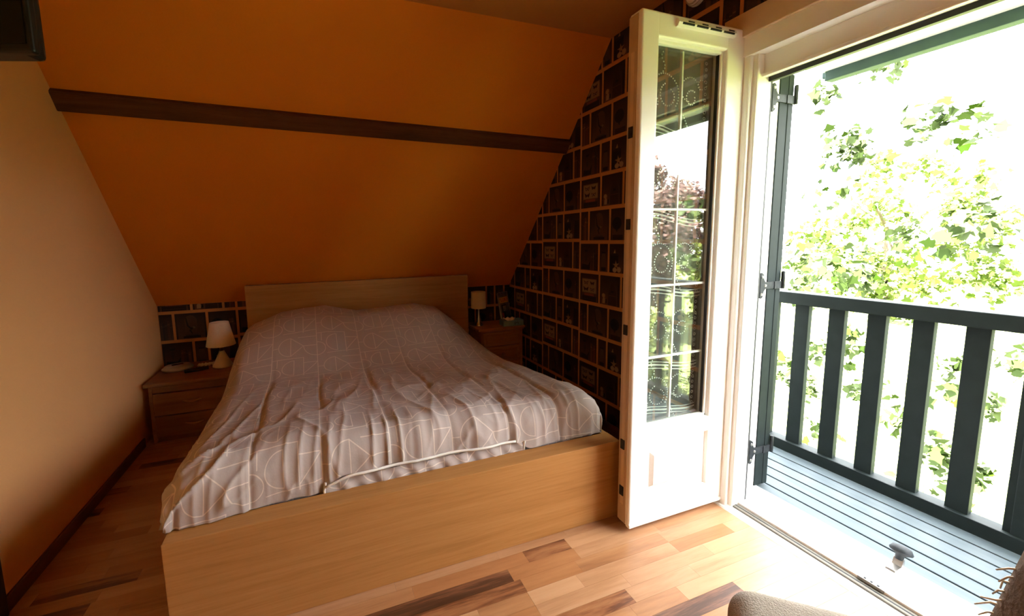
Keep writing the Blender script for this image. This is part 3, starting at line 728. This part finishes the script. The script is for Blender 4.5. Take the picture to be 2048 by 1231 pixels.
def tree(name, loc, label, h, spread, n, per, rad, size, mat, seed, z_lo=0.0, trunk=.16):
    t = thing(name, loc, label, 'tree'); r = np.random.default_rng(seed)
    base = np.array(loc)
    u = r.normal(size=(n, 3)); u /= np.linalg.norm(u, axis=1)[:, None]; rr = r.uniform(.35, 1, (n, 1)) ** .5
    mid = np.array([0, 0, (z_lo + h) / 2]); sc = np.array([spread[0], spread[1], (h - z_lo) / 2])
    cs = base + mid + u * rr * sc
    foliage('foliage', cs, r.uniform(.6, 1.2, (n, 1)) * rad, per, size, mat, t, seed=seed)
    bm = bmesh.new(); hh = h * .72
    tube(bm, [base + np.array((.06 * math.sin(k), .06 * math.cos(k * 1.7), hh * k / 5)) for k in range(6)], [trunk * (1 - .14 * k) for k in range(6)], 10)
    obj('trunk', bm, M['bark'], t, True)
    for k in range(7):
        a = r.uniform(0, 6.28); z0 = hh * r.uniform(.35, .95); L = .75 * min(spread)
        p0 = base + np.array((0, 0, z0)); p1 = p0 + np.array((L * math.cos(a), L * math.sin(a), L * .7))
        obj('branch', tube(bmesh.new(), [p0, (p0 * .5 + p1 * .5) + np.array((0, 0, .1)), p1], [trunk * .4, trunk * .28, trunk * .1], 6), M['bark'], t, True)
    return t
tree('broadleaf_tree', (6.9, -.75, -2.8), 'bright green leafy tree standing in front of the balcony railing', 7.6, (1.1, 4.2), 125, 32, .30, .13, M['leaf'], 3, -.1)
tree('copper_tree', (13.0, -13.2, -2.8), 'copper leaved tree mirrored in the door glass', 7.6, (2.4, 3.2), 190, 130, .6, .17, M['leaf_red'], 5, 1.2, .2)
tree('garden_tree', (13.0, -6.6, -2.8), 'deep green garden tree beyond the lawn mirrored in the glass', 4.6, (2.2, 2.6), 120, 100, .55, .16, M['leaf_dark'], 6, .2, .18)
tree('garden_shrub', (8.6, -8.2, -2.8), 'low green shrub on the lawn mirrored in the glass', 2.3, (1.3, 1.6), 70, 50, .4, .13, M['leaf_dark'], 7, 0, .1)
for k in range(5):
    t = tree('boundary_tree', (24 + 2 * math.sin(k * 2.1), -26 + 9 * k, -2.8), 'dark leafy boundary tree far beyond the lawn', 6.0 + (k * 37 % 5) * .5, (3, 4.2), 60, 45, 1.0, .32, M['leaf_dark'], 20 + k, .1, .25); t['group'] = 'trees along the garden boundary'

# ================================================================== bed
bed = thing('bed', (BW / 2, 1.03, 0), 'oak veneer double bed frame with tall headboard and plain footboard', 'bed')
obj('footboard', B(0, BW, 0, .095, 0.0, FZ, .0025), M['oak'], bed)
obj('headboard', B(0, BW, HY, HY + .055, 0, HZ, .0025), M['oak'], bed)
obj('side_rail', B(0, .03, .0955, HY - .0005, .09, FZ - .003, .002), M['oak_y'], bed)
obj('side_rail', B(BW - .03, BW, .0955, HY - .0005, .09, FZ - .003, .002), M['oak_y'], bed)
obj('slatted_base', B(.03, BW - .03, .10, HY - .01, .17, .20), M['oak'], bed)
mt = thing('mattress', (BW / 2, 1.07, .2), 'mattress in patterned sheet under the duvet', 'mattress')
bm = B(.05, 1.75, .118, 2.03, .20, .46, .04, 4)
o = obj('mattress_body', bm, M['duvet'], mt, True)
me = o.data; uvl = me.uv_layers.new(name='cloth')
for p in me.polygons:
    for li in p.loop_indices:
        v = me.vertices[me.loops[li].vertex_index].co; uvl.data[li].uv = (v.x + 3, 3 - v.y - v.z)

# duvet: a cloth surface in (a, b); a across, b from head to foot
du = thing('duvet', (BW / 2, 1.05, .5), 'taupe duvet with pale geometric line print spread over the bed', 'duvet')
NA, NB = 330, 330
XC, HW, RS = .872, .905, .12
RF, YF = .10, .105
flat = HW - RS; arcS = RS * math.pi / 2; hangS = .085
flatb = 2.035 - (YF + RF); arcF = RF * math.pi / 2; hangF = .10
A = np.linspace(-(flat + arcS + hangS), flat + arcS + hangS, NA); tb_ = np.linspace(0, 1, NB)
midc = smooth01((A + .40) / .10) * (1 - smooth01((A - .40) / .12))
bend_end = flatb + arcF + hangF - .056 * midc
aa, bb = np.meshgrid(A, tb_); bb = bb * bend_end[None, :]
def bend(t, flat, r):
    t = np.maximum(t - flat, 0); ang = np.clip(t / r, 0, math.pi / 2); ext = np.maximum(t - r * math.pi / 2, 0)
    return r * np.sin(ang), r * (1 - np.cos(ang)) + ext
ox, dz_s = bend(np.abs(aa), flat, RS); oy, dz_f = bend(bb, flatb, RF)
xx = XC + np.sign(aa) * (np.minimum(np.abs(aa), flat) + ox)
yy = 2.035 - (np.minimum(bb, flatb) + oy)
hx = [-.06, .045, .25, .56, .80, .98, 1.26, 1.43, 1.58, 1.72, 1.80]; hz = [.60, .735, .812, .835, .788, .795, .812, .775, .655, .50, .44]
Hh = np.interp(xx, hx, hz)
k_ = np.exp(-((xx[:, :, None] - xx[:, :, None]) ** 2)).squeeze()
basez = np.interp(yy, [0, .2, .5, .9, 1.3, 1.7, 2.1], [.572, .578, .560, .535, .525, .525, .53]) - .02 * np.clip((xx - 1.0) / .8, 0, 1) * smooth01((yy - .3) / .8)
gy = smooth01((yy - 1.02) / .72) * (1 - .22 * smooth01((yy - 1.86) / .2))
side = np.minimum(np.abs(aa) / (flat + arcS), 1.0)
zz = basez + np.maximum(Hh - .525, -.1) * gy
zz = zz - (dz_s ** 3 + dz_f ** 3) ** (1 / 3.) - .012 * smooth01((side - .55) / .45) * (1 - gy)
zz = np.maximum(zz, np.where(aa < 0, np.where(yy > .35, .315, .378), .374))
Ps = np.stack([xx, yy, zz], -1)
du_, dv_ = np.gradient(Ps, axis=1), np.gradient(Ps, axis=0)
Nn = np.cross(dv_, du_); Nn /= np.maximum(np.linalg.norm(Nn, axis=2, keepdims=True), 1e-9)
Nn = np.where(Nn[:, :, 2:3] < -.2, -Nn, Nn)
CW = .262; uo = aa + 3 * CW * 4 + .118
fr_ = (uo / CW) % 1.0
tofoot = smooth01((bb - .55) / 1.1)
wob = vnoise(bb * 3.1, np.floor(uo / CW) * 7.3, 5) * .05
saw = (fr_ + wob) % 1.0
w = .010 * tofoot * (np.exp(-((saw - .03) / .05) ** 2) * -1.0 + .45 * np.exp(-((saw - .14) / .10) ** 2)) * (.55 + .75 * vnoise(uo * 3, bb * 2.4, 9))
w += .004 * np.sin(math.pi * fr_) * (.4 + .6 * tofoot)
rid = lambda p, q, sd, e: (1 - np.abs(vnoise(p, q, sd))) ** e
w += .007 * tofoot * (rid(aa * 5.5 + .9 * vnoise(bb * 2, aa * 2, 31), bb * 2.2, 32, 4) - .25) + .007 * tofoot ** 2 * (rid(aa * 11 + bb * 2, bb * 3.2, 33, 4) - .25)
w += .010 * vnoise(aa * 2.6, bb * 2.2, 1) + .006 * vnoise(aa * 6 + bb * 1.5, bb * 3.4, 2) * (.3 + .7 * tofoot) + .0025 * vnoise(aa * 15, bb * 9, 3) * (.3 + tofoot)
nf = np.exp(-((bb - (flatb + arcF + .03)) / .22) ** 2)
gath = (1 - np.abs(vnoise(aa * 19 + vnoise(bb * 4, aa * 2, 8) * .8, bb * 1.7, 4))) ** 2.2
w += .015 * nf * (gath - .4) * (.55 + .45 * np.exp(-((aa + .0) / .4) ** 2))
diag = (1 - np.abs(vnoise((aa + .8 * bb) * 7.0, (bb - aa) * 1.5, 14))) ** 3
w += .012 * diag * np.exp(-((aa - .32) / .28) ** 2) * np.exp(-((bb - flatb - .0) / .28) ** 2)
cl = np.exp(-(((aa + flat + .06) / .22) ** 2 + ((bb - flatb - .10) / .24) ** 2))
w += cl * (.004 + .022 * (1 - np.abs(vnoise((aa * 7 + bb * 11), aa * 6, 21))) ** 3)
cr = np.exp(-(((aa - flat - .10) / .14) ** 2 + ((bb - flatb + .04) / .20) ** 2)); w += cr * .018
Ps = Ps + Nn * w[:, :, None]
# the near left corner sags forward over the footboard
Ps[:, :, 1] -= cl * .050; Ps[:, :, 0] += cl * .045
Ps[:, :, 2] = np.where((Ps[:, :, 1] < .100) & (Ps[:, :, 0] > -.004), np.maximum(Ps[:, :, 2], FZ + .004), Ps[:, :, 2])
Ps[:, :, 1] = np.minimum(Ps[:, :, 1], HY - .006)
idx = np.arange(NA * NB).reshape(NB, NA)
F = np.stack([idx[:-1, :-1], idx[1:, :-1], idx[1:, 1:], idx[:-1, 1:]], -1).reshape(-1, 4)
me = bpy.data.meshes.new('duvet_cover'); me.from_pydata((Ps.reshape(-1, 3) - np.array(du.location)).tolist(), [], F.tolist())
uvl = me.uv_layers.new(name='cloth'); U = np.stack([uo, bb + 2], -1).reshape(-1, 2)
li = np.empty(len(me.loops), np.int32); me.loops.foreach_get('vertex_index', li); uvl.data.foreach_set('uv', U[li].reshape(-1).astype(np.float32))
dc = link('duvet_cover', me, M['duvet'], du, True)
hem = []
for x in np.linspace(.50, 1.30, 60):
    j = int(np.argmin(np.abs(Ps[-1, :, 0] - x))); hem.append((x, Ps[-1, j, 1], Ps[-1, j, 2]))
hem = np.array(hem); ker = np.ones(9) / 9
for c in (1, 2): hem[:, c] = np.convolve(np.pad(hem[:, c], 4, mode='edge'), ker, 'valid')
obj('hem_binding', tube(bmesh.new(), [(p[0], p[1] - .011, max(p[2], FZ + .012) + .002) for p in hem], .0055, 8), M['hem'], du, True)
# lower layer of the cover seen under the hem
bm = bmesh.new(); g = []
for j in range(9):
    g.append([bm.verts.new((x, .108 - .012 * math.sin(math.pi * j / 8) + .004 * math.sin(x * 90 + j * .6) + .003 * math.sin(x * 41), .33 + .085 * j / 8)) for x in np.linspace(.50, 1.34, 160)])
for a_, b_ in zip(g, g[1:]):
    for k in range(159): bm.faces.new((a_[k], a_[k + 1], b_[k + 1], b_[k]))
o = obj('under_flap', bm, M['duvet'], du, True); me = o.data; uvl = me.uv_layers.new(name='cloth')
for p in me.polygons:
    for l_ in p.loop_indices:
        v = me.vertices[me.loops[l_].vertex_index].co; uvl.data[l_].uv = (v.x + 3.07, 3 - v.z)
for x in (.495, 1.345): obj('piping', tube(bmesh.new(), [(x, .100, .335), (x, .095, .385), (x + .006, .097, .415)], .005, 8), M['hem'], du, True)

# ================================================================== nightstands and what stands on them
# --- by the peach wall
NL = thing('nightstand', (-.33, 1.98, 0), 'brown two drawer nightstand with curved pulls against the peach wall', 'nightstand')
nx0, nx1, nyf, nzt = -.572, -.085, 1.752, .420
obj('top', B(-.592, -.072, 1.722, 2.232, nzt - .026, nzt, .008, 3), M['ns_wood'], NL)
obj('side', B(nx0, nx0 + .02, nyf, 2.225, 0, nzt - .026, .001), M['ns_wood'], NL)
obj('side', B(nx1 - .02, nx1, nyf, 2.225, 0, nzt - .026, .001), M['ns_wood'], NL)
obj('back', B(nx0 + .02, nx1 - .02, 2.205, 2.22, .02, nzt - .026), M['ns_wood'], NL)
obj('apron', B(nx0 + .02, nx1 - .02, nyf + .006, nyf + .03, nzt - .075, nzt - .026), M['ns_wood'], NL)
obj('plinth', B(nx0 + .02, nx1 - .02, nyf + .02, nyf + .04, 0, .035), M['ns_wood'], NL)
for z0, z1 in ((.190, .340), (.036, .182)):
    d = obj('drawer', B(nx0 + .022, nx1 - .022, nyf - .008, 2.15, z0, z1, .004), M['ns_wood'], NL)
    xm = -.328; zc = z0 + (z1 - z0) * .58
    pts = [(xm - .055 + .11 * k / 10, nyf - .008 - .020 * math.sin(math.pi * k / 10) + .004, zc - .006 * math.sin(math.pi * k / 10)) for k in range(11)]
    h = obj('handle', tube(bmesh.new(), pts, [.004 + .003 * math.sin(math.pi * k / 10) for k in range(11)], 8), M['pine'], NL, True); h.parent = d; h.matrix_parent_inverse = Matrix()
# lamp with conical base
L1 = thing('table_lamp', (-.175, 1.985, nzt), 'cream table lamp with conical base and tapered shade', 'lamp')
obj('lamp_base', lathe(bmesh.new(), [(.058, 0), (.066, .005), (.067, .014), (.055, .035), (.036, .075), (.020, .112), (.017, .122)], (-.175, 1.985, nzt), 48), M['ceramic'], L1, True)
obj('stem', lathe(bmesh.new(), [(.013, .12), (.013, .20)], (-.175, 1.985, nzt), 20), M['brass'], L1, True)
def shade(c, prof, mat, parent):
    bm = bmesh.new(); lathe(bm, prof + [(r - .0025, z) for r, z in prof[::-1]], c, 56, cap=False); o = obj('lamp_shade', bm, mat, parent, True); return o
shade((-.175, 1.985, nzt), [(.097, .165), (.062, .335)], M['shade'], L1)
bm = bmesh.new()
for k in range(3): a = 2.1 * k; tube(bm, [(-.175, 1.985, nzt + .19), (-.175 + .089 * math.cos(a), 1.985 + .089 * math.sin(a), nzt + .195)], .0015, 5)
obj('shade_ring', bm, M['brass'], L1)
# oval disc player
cp = thing('disc_player', (-.47, 2.03, nzt), 'silver oval portable disc player with a small display', 'disc player', None, .35)
def ell(a, b, z0, z1, n=40, top=.82):
    bm = bmesh.new(); R_ = []
    for s, z in ((.86, z0), (1, z0 + (z1 - z0) * .35), (1, z0 + (z1 - z0) * .6), (top, z1)):
        R_.append([bm.verts.new(Matrix.Rotation(.35, 3, 'Z') @ Vector((a * s * math.cos(2 * math.pi * k / n), b * s * math.sin(2 * math.pi * k / n), z)) + Vector((-.47, 2.03, nzt))) for k in range(n)])
    for p, q in zip(R_, R_[1:]):
        for k in range(n): bm.faces.new((p[k], p[(k + 1) % n], q[(k + 1) % n], q[k]))
    bm.faces.new(R_[0][::-1]); bm.faces.new(R_[-1]); return bm
obj('body', ell(.098, .075, 0, .034), M['silver'], cp, True)
obj('lid', ell(.080, .060, .034, .040, top=.9), M['silver'], cp, True)
bm = B(-.035, .035, -.014, .014, .0395, .0415); bmesh.ops.transform(bm, verts=bm.verts, matrix=Matrix.Translation((-.47, 2.03, nzt)) @ Matrix.Rotation(.35, 4, 'Z')); obj('display', bm, M['lcd'], cp)
# remote and folded papers
rm = thing('remote_control', (-.335, 1.945, nzt), 'slim black remote control beside the disc player', 'remote', None, .35)
def rbox(x0, x1, y0, y1, z0, z1, loc, rz, bev):
    bm = B(x0, x1, y0, y1, z0, z1, bev); bmesh.ops.transform(bm, verts=bm.verts, matrix=Matrix.Translation(loc) @ Matrix.Rotation(rz, 4, 'Z')); return bm
obj('body', rbox(-.075, .075, -.022, .022, 0, .018, (-.335, 1.945, nzt), .35, .006), M['tv'], rm)
for k in range(4): obj('button', rbox(-.055 + .03 * k, -.041 + .03 * k, -.009, .009, .0175, .0205, (-.335, 1.945, nzt), .35, .001), M['iron'], rm)
bm = bmesh.new(); g = []
for j in range(13):
    g.append([bm.verts.new((-.345 + .11 * i / 16 + .01 * math.sin(j), 2.02 + .07 * j / 12 + .02 * i / 16, nzt + .004 + .010 * abs(math.sin(i * .9 + j * .7)) + .004 * math.sin(i * 2.3))) for i in range(17)])
for p, q in zip(g, g[1:]):
    for k in range(16): bm.faces.new((p[k], p[k + 1], q[k + 1], q[k]))
tp = obj('crumpled_tissue', bm, M['tissue'], None, True); md = tp.modifiers.new('thick', 'SOLIDIFY'); md.thickness = .002; md.offset = -1
tag(tp, 'crumpled white tissue lying behind the remote control', 'tissue')

# --- by the wallpapered wall
NR = thing('nightstand', (2.07, 2.06, 0), 'honey pine nightstand with panelled drawers by the wallpapered wall', 'nightstand')
rx0, rx1, ryf, rzt = 1.866, 2.286, 1.915, .525
obj('top', B(1.838, 2.302, 1.886, 2.236, rzt - .022, rzt, .006, 3), M['pine'], NR)
obj('moulding', B(1.856, 2.296, 1.905, 2.23, rzt - .036, rzt - .022, .005), M['pine'], NR)
obj('side', B(rx0, rx0 + .026, ryf, 2.225, 0, rzt - .036, .002), M['pine'], NR)
obj('side', B(rx1 - .026, rx1, ryf, 2.225, 0, rzt - .036, .002), M['pine'], NR)
obj('back', B(rx0 + .026, rx1 - .026, 2.205, 2.22, .03, rzt - .036), M['pine'], NR)
obj('plinth', B(rx0 + .026, rx1 - .026, ryf + .005, ryf + .03, 0, .06), M['pine'], NR)
for z0, z1 in ((.352, .480), (.212, .342), (.068, .202)):
    d = obj('drawer', B(rx0 + .03, rx1 - .03, ryf + .002, 2.18, z0, z1, .003), M['pine'], NR)
    bm = B(rx0 + .052, rx1 - .052, ryf - .008, ryf + .004, z0 + .02, z1 - .02, 0)
    bmesh.ops.bevel(bm, geom=[e for e in bm.edges if all(v.co.y < ryf - .004 for v in e.verts)], offset=.008, segments=1, affect='EDGES')
    k = obj('drawer_panel', bm, M['pine'], NR); k.parent = d
    bm = bmesh.new(); lathe(bm, [(.008, 0), (.007, .01), (.015, .018), (.014, .026), (.006, .03)], (0, 0, 0), 18)
    bmesh.ops.rotate(bm, verts=bm.verts, matrix=Matrix.Rotation(math.pi / 2, 3, 'X')); bmesh.ops.translate(bm, verts=bm.verts, vec=(2.076, ryf - .007, (z0 + z1) / 2))
    k = obj('knob', bm, M['pine'], NR, True); k.parent = d
L2 = thing('table_lamp', (1.908, 2.065, rzt), 'slim steel table lamp with drum shade', 'lamp')
obj('lamp_base', lathe(bmesh.new(), [(.040, 0), (.041, .004), (.036, .010), (.024, .04), (.015, .09), (.011, .14), (.010, .175)], (1.908, 2.065, rzt), 40), M['chrome'], L2, True)
shade((1.908, 2.065, rzt), [(.069, .165), (.067, .318)], M['shade2'], L2)
bm = bmesh.new()
for k in range(3): a = 2.1 * k + .4; tube(bm, [(1.908, 2.065, rzt + .172), (1.908 + .065 * math.cos(a), 2.065 + .065 * math.sin(a), rzt + .176)], .0015, 5)
obj('shade_ring', bm, M['chrome'], L2)
# tissue box
TBX = thing('tissue_box', (2.195, 1.962, rzt), 'flat teal tissue box with a loop mark and a tissue pulled out', 'tissue box', None, -.07)
TM = Matrix.Translation((2.195, 1.962, rzt)) @ Matrix.Rotation(-.07, 4, 'Z')
def tb(bm): bmesh.ops.transform(bm, verts=bm.verts, matrix=TM); return bm
obj('carton', tb(B(-.100, .100, -.055, .055, 0, .052, .002)), M['teal_card'], TBX)
bm = bmesh.new(); g = []
for j in range(15):
    t = j / 14; row_ = []
    for i in range(15):
        s = i / 14 - .5; drop = max(0, t - .45)
        row_.append(bm.verts.new((-.025 + s * (.11 - .07 * max(0, t - .5) * 2), .02 - .085 * min(t, .85) - .02 * (t > .85) * 0, .054 + .020 * math.sin(math.pi * min(1, t * 1.2)) + .006 * math.sin(i * 1.1 + j * .5) - (.05 * max(0, t - .85) / .15))))
    g.append(row_)
for p, q in zip(g, g[1:]):
    for k in range(14): bm.faces.new((p[k], p[k + 1], q[k + 1], q[k]))
o = obj('tissue', tb(bm), M['tissue'], TBX, True); md = o.modifiers.new('thick', 'SOLIDIFY'); md.thickness = .0015
def ring_mark(cx, cz, r, t0, t1): return [(cx + r * math.cos(t0 + (t1 - t0) * k / 14), -.0565, cz + r * .9 * math.sin(t0 + (t1 - t0) * k / 14)) for k in range(15)]
bm = bmesh.new(); tube(bm, ring_mark(.018, .026, .010, .6, 4.7), .0016, 6); tube(bm, ring_mark(.012, .020, .007, -2.2, 1.5), .0014, 6); tube(bm, ring_mark(.036, .024, .011, -.2, 2.9), .0016, 6)
tube(bm, [(.047, -.0565, .024), (.047, -.0565, .016)], .0016, 6); obj('printed_mark', tb(bm), M['ink'], TBX)
# comic albums leaning against the wall
def album(loc, rz, tilt, w, h, t, cover, label, front=False):
    a = thing('comic_album', loc, label, 'book', None)
    MM = Matrix.Translation(loc) @ Matrix.Rotation(rz, 4, 'Z') @ Matrix.Rotation(tilt, 4, 'X')
    def q(bm): bmesh.ops.transform(bm, verts=bm.verts, matrix=MM); return bm
    obj('pages', q(B(-w / 2 + .002, w / 2 - .003, -t / 2 + .0015, t / 2 - .0015, .003, h - .003)), M['paper'], a)
    obj('cover', q(B(-w / 2, w / 2, -t / 2, -t / 2 + .0016, 0, h, .0005)), cover, a)
    obj('cover', q(B(-w / 2, w / 2, t / 2 - .0016, t / 2, 0, h, .0005)), M['cover_pale'], a)
    obj('spine', q(B(-w / 2 - .0012, -w / 2 + .001, -t / 2, t / 2, 0, h, .0004)), M['cover_pale'], a)
    if front:
        obj('title_band', q(B(-w / 2 + .004, w / 2 - .004, -t / 2 - .0008, -t / 2 + .0004, h * .66, h * .85)), M['cover_yellow'], a)
        cu = bpy.data.curves.new('title', 'FONT'); cu.body = '*LUKE'; cu.size = .052; cu.align_x = 'CENTER'; cu.align_y = 'CENTER'; cu.extrude = .0003
        to = bpy.data.objects.new('title', cu); COL.objects.link(to); bpy.context.view_layer.update()
        dg = bpy.context.evaluated_depsgraph_get(); tm = bpy.data.meshes.new_from_object(to.evaluated_get(dg)); bpy.data.objects.remove(to)
        tm.transform(MM @ Matrix.Translation((0, -t / 2 - .0014, h * .755)) @ Matrix.Rotation(math.pi / 2, 4, 'X')); tm.transform(Matrix.Translation(-Vector(loc)))
        tm.name = 'title'; link('title', tm, M['cover_red'], a)
        obj('picture', q(B(-w / 2 + .02, w / 2 - .05, -t / 2 - .0006, -t / 2 + .0004, h * .06, h * .60)), M['ink'], a)
        for (u0, u1, v0, v1, mm) in ((-.03, .02, .38, .56, 'cover_pale'), (.0, .05, .12, .42, 'cover_grey'), (-.06, -.03, .16, .34, 'cover_red')):
            obj('picture_patch', q(B(u0, u1, -t / 2 - .0011, -t / 2 - .0004, h * v0, h * v1)), M[mm], a)
album((2.205, 2.085, rzt), .55, -.20, .150, .290, .016, M['cover_grey'], 'comic album with a yellow title band facing the room', True)
album((2.2195, 2.1085, rzt), .55, -.20, .150, .288, .022, M['cover_pale'], 'pale comic album standing directly behind the yellow titled one')
album((2.2320, 2.129, rzt), .55, -.20, .150, .290, .018, M['cover_pale'], 'rearmost comic album leaning next to the wallpapered corner')

# ================================================================== television, detector
TR = -.30
tv = thing('television', (-.43, -.06, 1.76), 'black television on a bracket high on the peach wall', 'television')
TVM = Matrix.Translation((-.072, -.16, 1.780)) @ Matrix.Rotation(TR, 4, 'Z')
def tvp(bm): bmesh.ops.transform(bm, verts=bm.verts, matrix=TVM); return bm
obj('casing', tvp(B(-.56, -.004, 0, .024, 0, .36, .007, 3)), M['tv'], tv)
obj('back_shell', tvp(B(-.50, -.05, .022, .095, .012, .30, .012, 2)), M['tv'], tv)
obj('screen', tvp(B(-.545, -.015, -.002, .004, .018, .345)), M['tv_screen'], tv)
obj('wall_arm', tube(bmesh.new(), [TVM @ Vector((-.30, .09, .18)), (-.50, .10, 1.93), (XL + .005, .10, 1.93)], .016, 10), M['iron'], tv, True)
obj('wall_plate', B(XL, XL + .012, .05, .15, 1.84, 2.02, .002), M['iron'], tv)
sd = thing('wall_detector', (XR, .13, 2.465), 'white ribbed round detector on the wallpaper above the door', 'detector')
def wall_lathe(prof):
    bm = bmesh.new(); lathe(bm, prof, (0, 0, 0), 32); bmesh.ops.rotate(bm, verts=bm.verts, matrix=Matrix.Rotation(-math.pi / 2, 3, 'Y')); bmesh.ops.translate(bm, verts=bm.verts, vec=(XR - .001, .13, 2.465)); return bm
obj('body', wall_lathe([(.048, 0), (.050, .006), (.046, .02), (.040, .034), (.022, .042)]), M['white_plastic'], sd, True)
for r, z in ((.0475, .018), (.0425, .031)): obj('rib', wall_lathe([(r, z), (r + .002, z + .002), (r, z + .004)]), M['silver'], sd)
obj('button', wall_lathe([(.010, .040), (.010, .045), (.007, .047)]), M['white_plastic'], sd)

# ================================================================== chair by the balcony door
CR = math.atan2(.67, -.74) - math.pi / 2           # local +y points the way the chair faces
ch = thing('lounge_chair', (1.43, -1.22, 0), 'beige upholstered low chair facing the bed beside the balcony door', 'chair', None, CR)
CM = Matrix.Translation((1.43, -1.22, 0)) @ Matrix.Rotation(CR, 4, 'Z')
def cp_(bm): bmesh.ops.transform(bm, verts=bm.verts, matrix=CM); return bm
obj('seat', cp_(B(-.25, .25, -.27, .275, .38, .512, .055, 6)), M['boucle'], ch, True)
obj('seat_frame', cp_(B(-.22, .22, -.25, .25, .33, .39, .01)), M['ns_wood'], ch)
bm = B(-.34, .34, -.36, -.24, .40, .93, .050, 6)
for v in bm.verts: v.co.y -= max(0, v.co.z - .5) * .22
obj('backrest', cp_(bm), M['boucle'], ch, True)
for sx in (-1, 1):
    for y_, ry in ((.22, .02), (-.22, -.05)): obj('leg', cp_(tube(bmesh.new(), [(sx * .20, y_, .36), (sx * .215, y_ + ry, 0)], [.020, .013], 12)), M['ns_wood'], ch, True)
# throw over the backrest, with a fringe
tw = thing('throw_blanket', (1.60, -1.42, .6), 'brown woven throw with cream fringe hung over the chair back', 'blanket')
bm = bmesh.new()
prof2 = []
for k in range(22):
    t = k / 21
    if t < .45: z = .50 + (.945 - .50) * t / .45; y = -.228 - max(0, z - .5) * .22 + .012
    elif t < .58: q = (t - .45) / .13; z = .945 + .012 * math.sin(math.pi * q); y = -.218 - .445 * .22 - .15 * q
    else: q = (t - .58) / .42; z = .945 - .42 * q; y = -.375 - max(0, z - .5) * .22
    prof2.append((y, z))
g = []
for y, z in prof2: g.append([bm.verts.new((x, y + .004 * math.sin(x * 31), z + .003 * math.sin(x * 23))) for x in np.linspace(-.30, .305, 40)])
for p, q in zip(g, g[1:]):
    for k in range(39): bm.faces.new((p[k], p[k + 1], q[k + 1], q[k]))
bmesh.ops.transform(bm, verts=bm.verts, matrix=CM)
o = obj('cloth', bm, M['throw'], tw, True); md = o.modifiers.new('thick', 'SOLIDIFY'); md.thickness = .006; md.offset = 0
for k in range(7):
    z = .530 + .018 * k; y = -.222 - max(0, z - .5) * .22
    pts = [(.300, y - .004, z), (.302 + .004 * math.sin(k * 2.3), y + .018, z - .002 + .004 * math.sin(k * 1.9)), (.298 + .008 * math.sin(k), y + .034 + .008 * math.sin(k * 1.3), z - .010 - .008 * math.sin(k * 3.1))]
    obj('tassel', tube(bmesh.new(), [CM @ Vector(p) for p in pts], [.0026, .0022, .0013], 6), M['fringe'], tw, True)
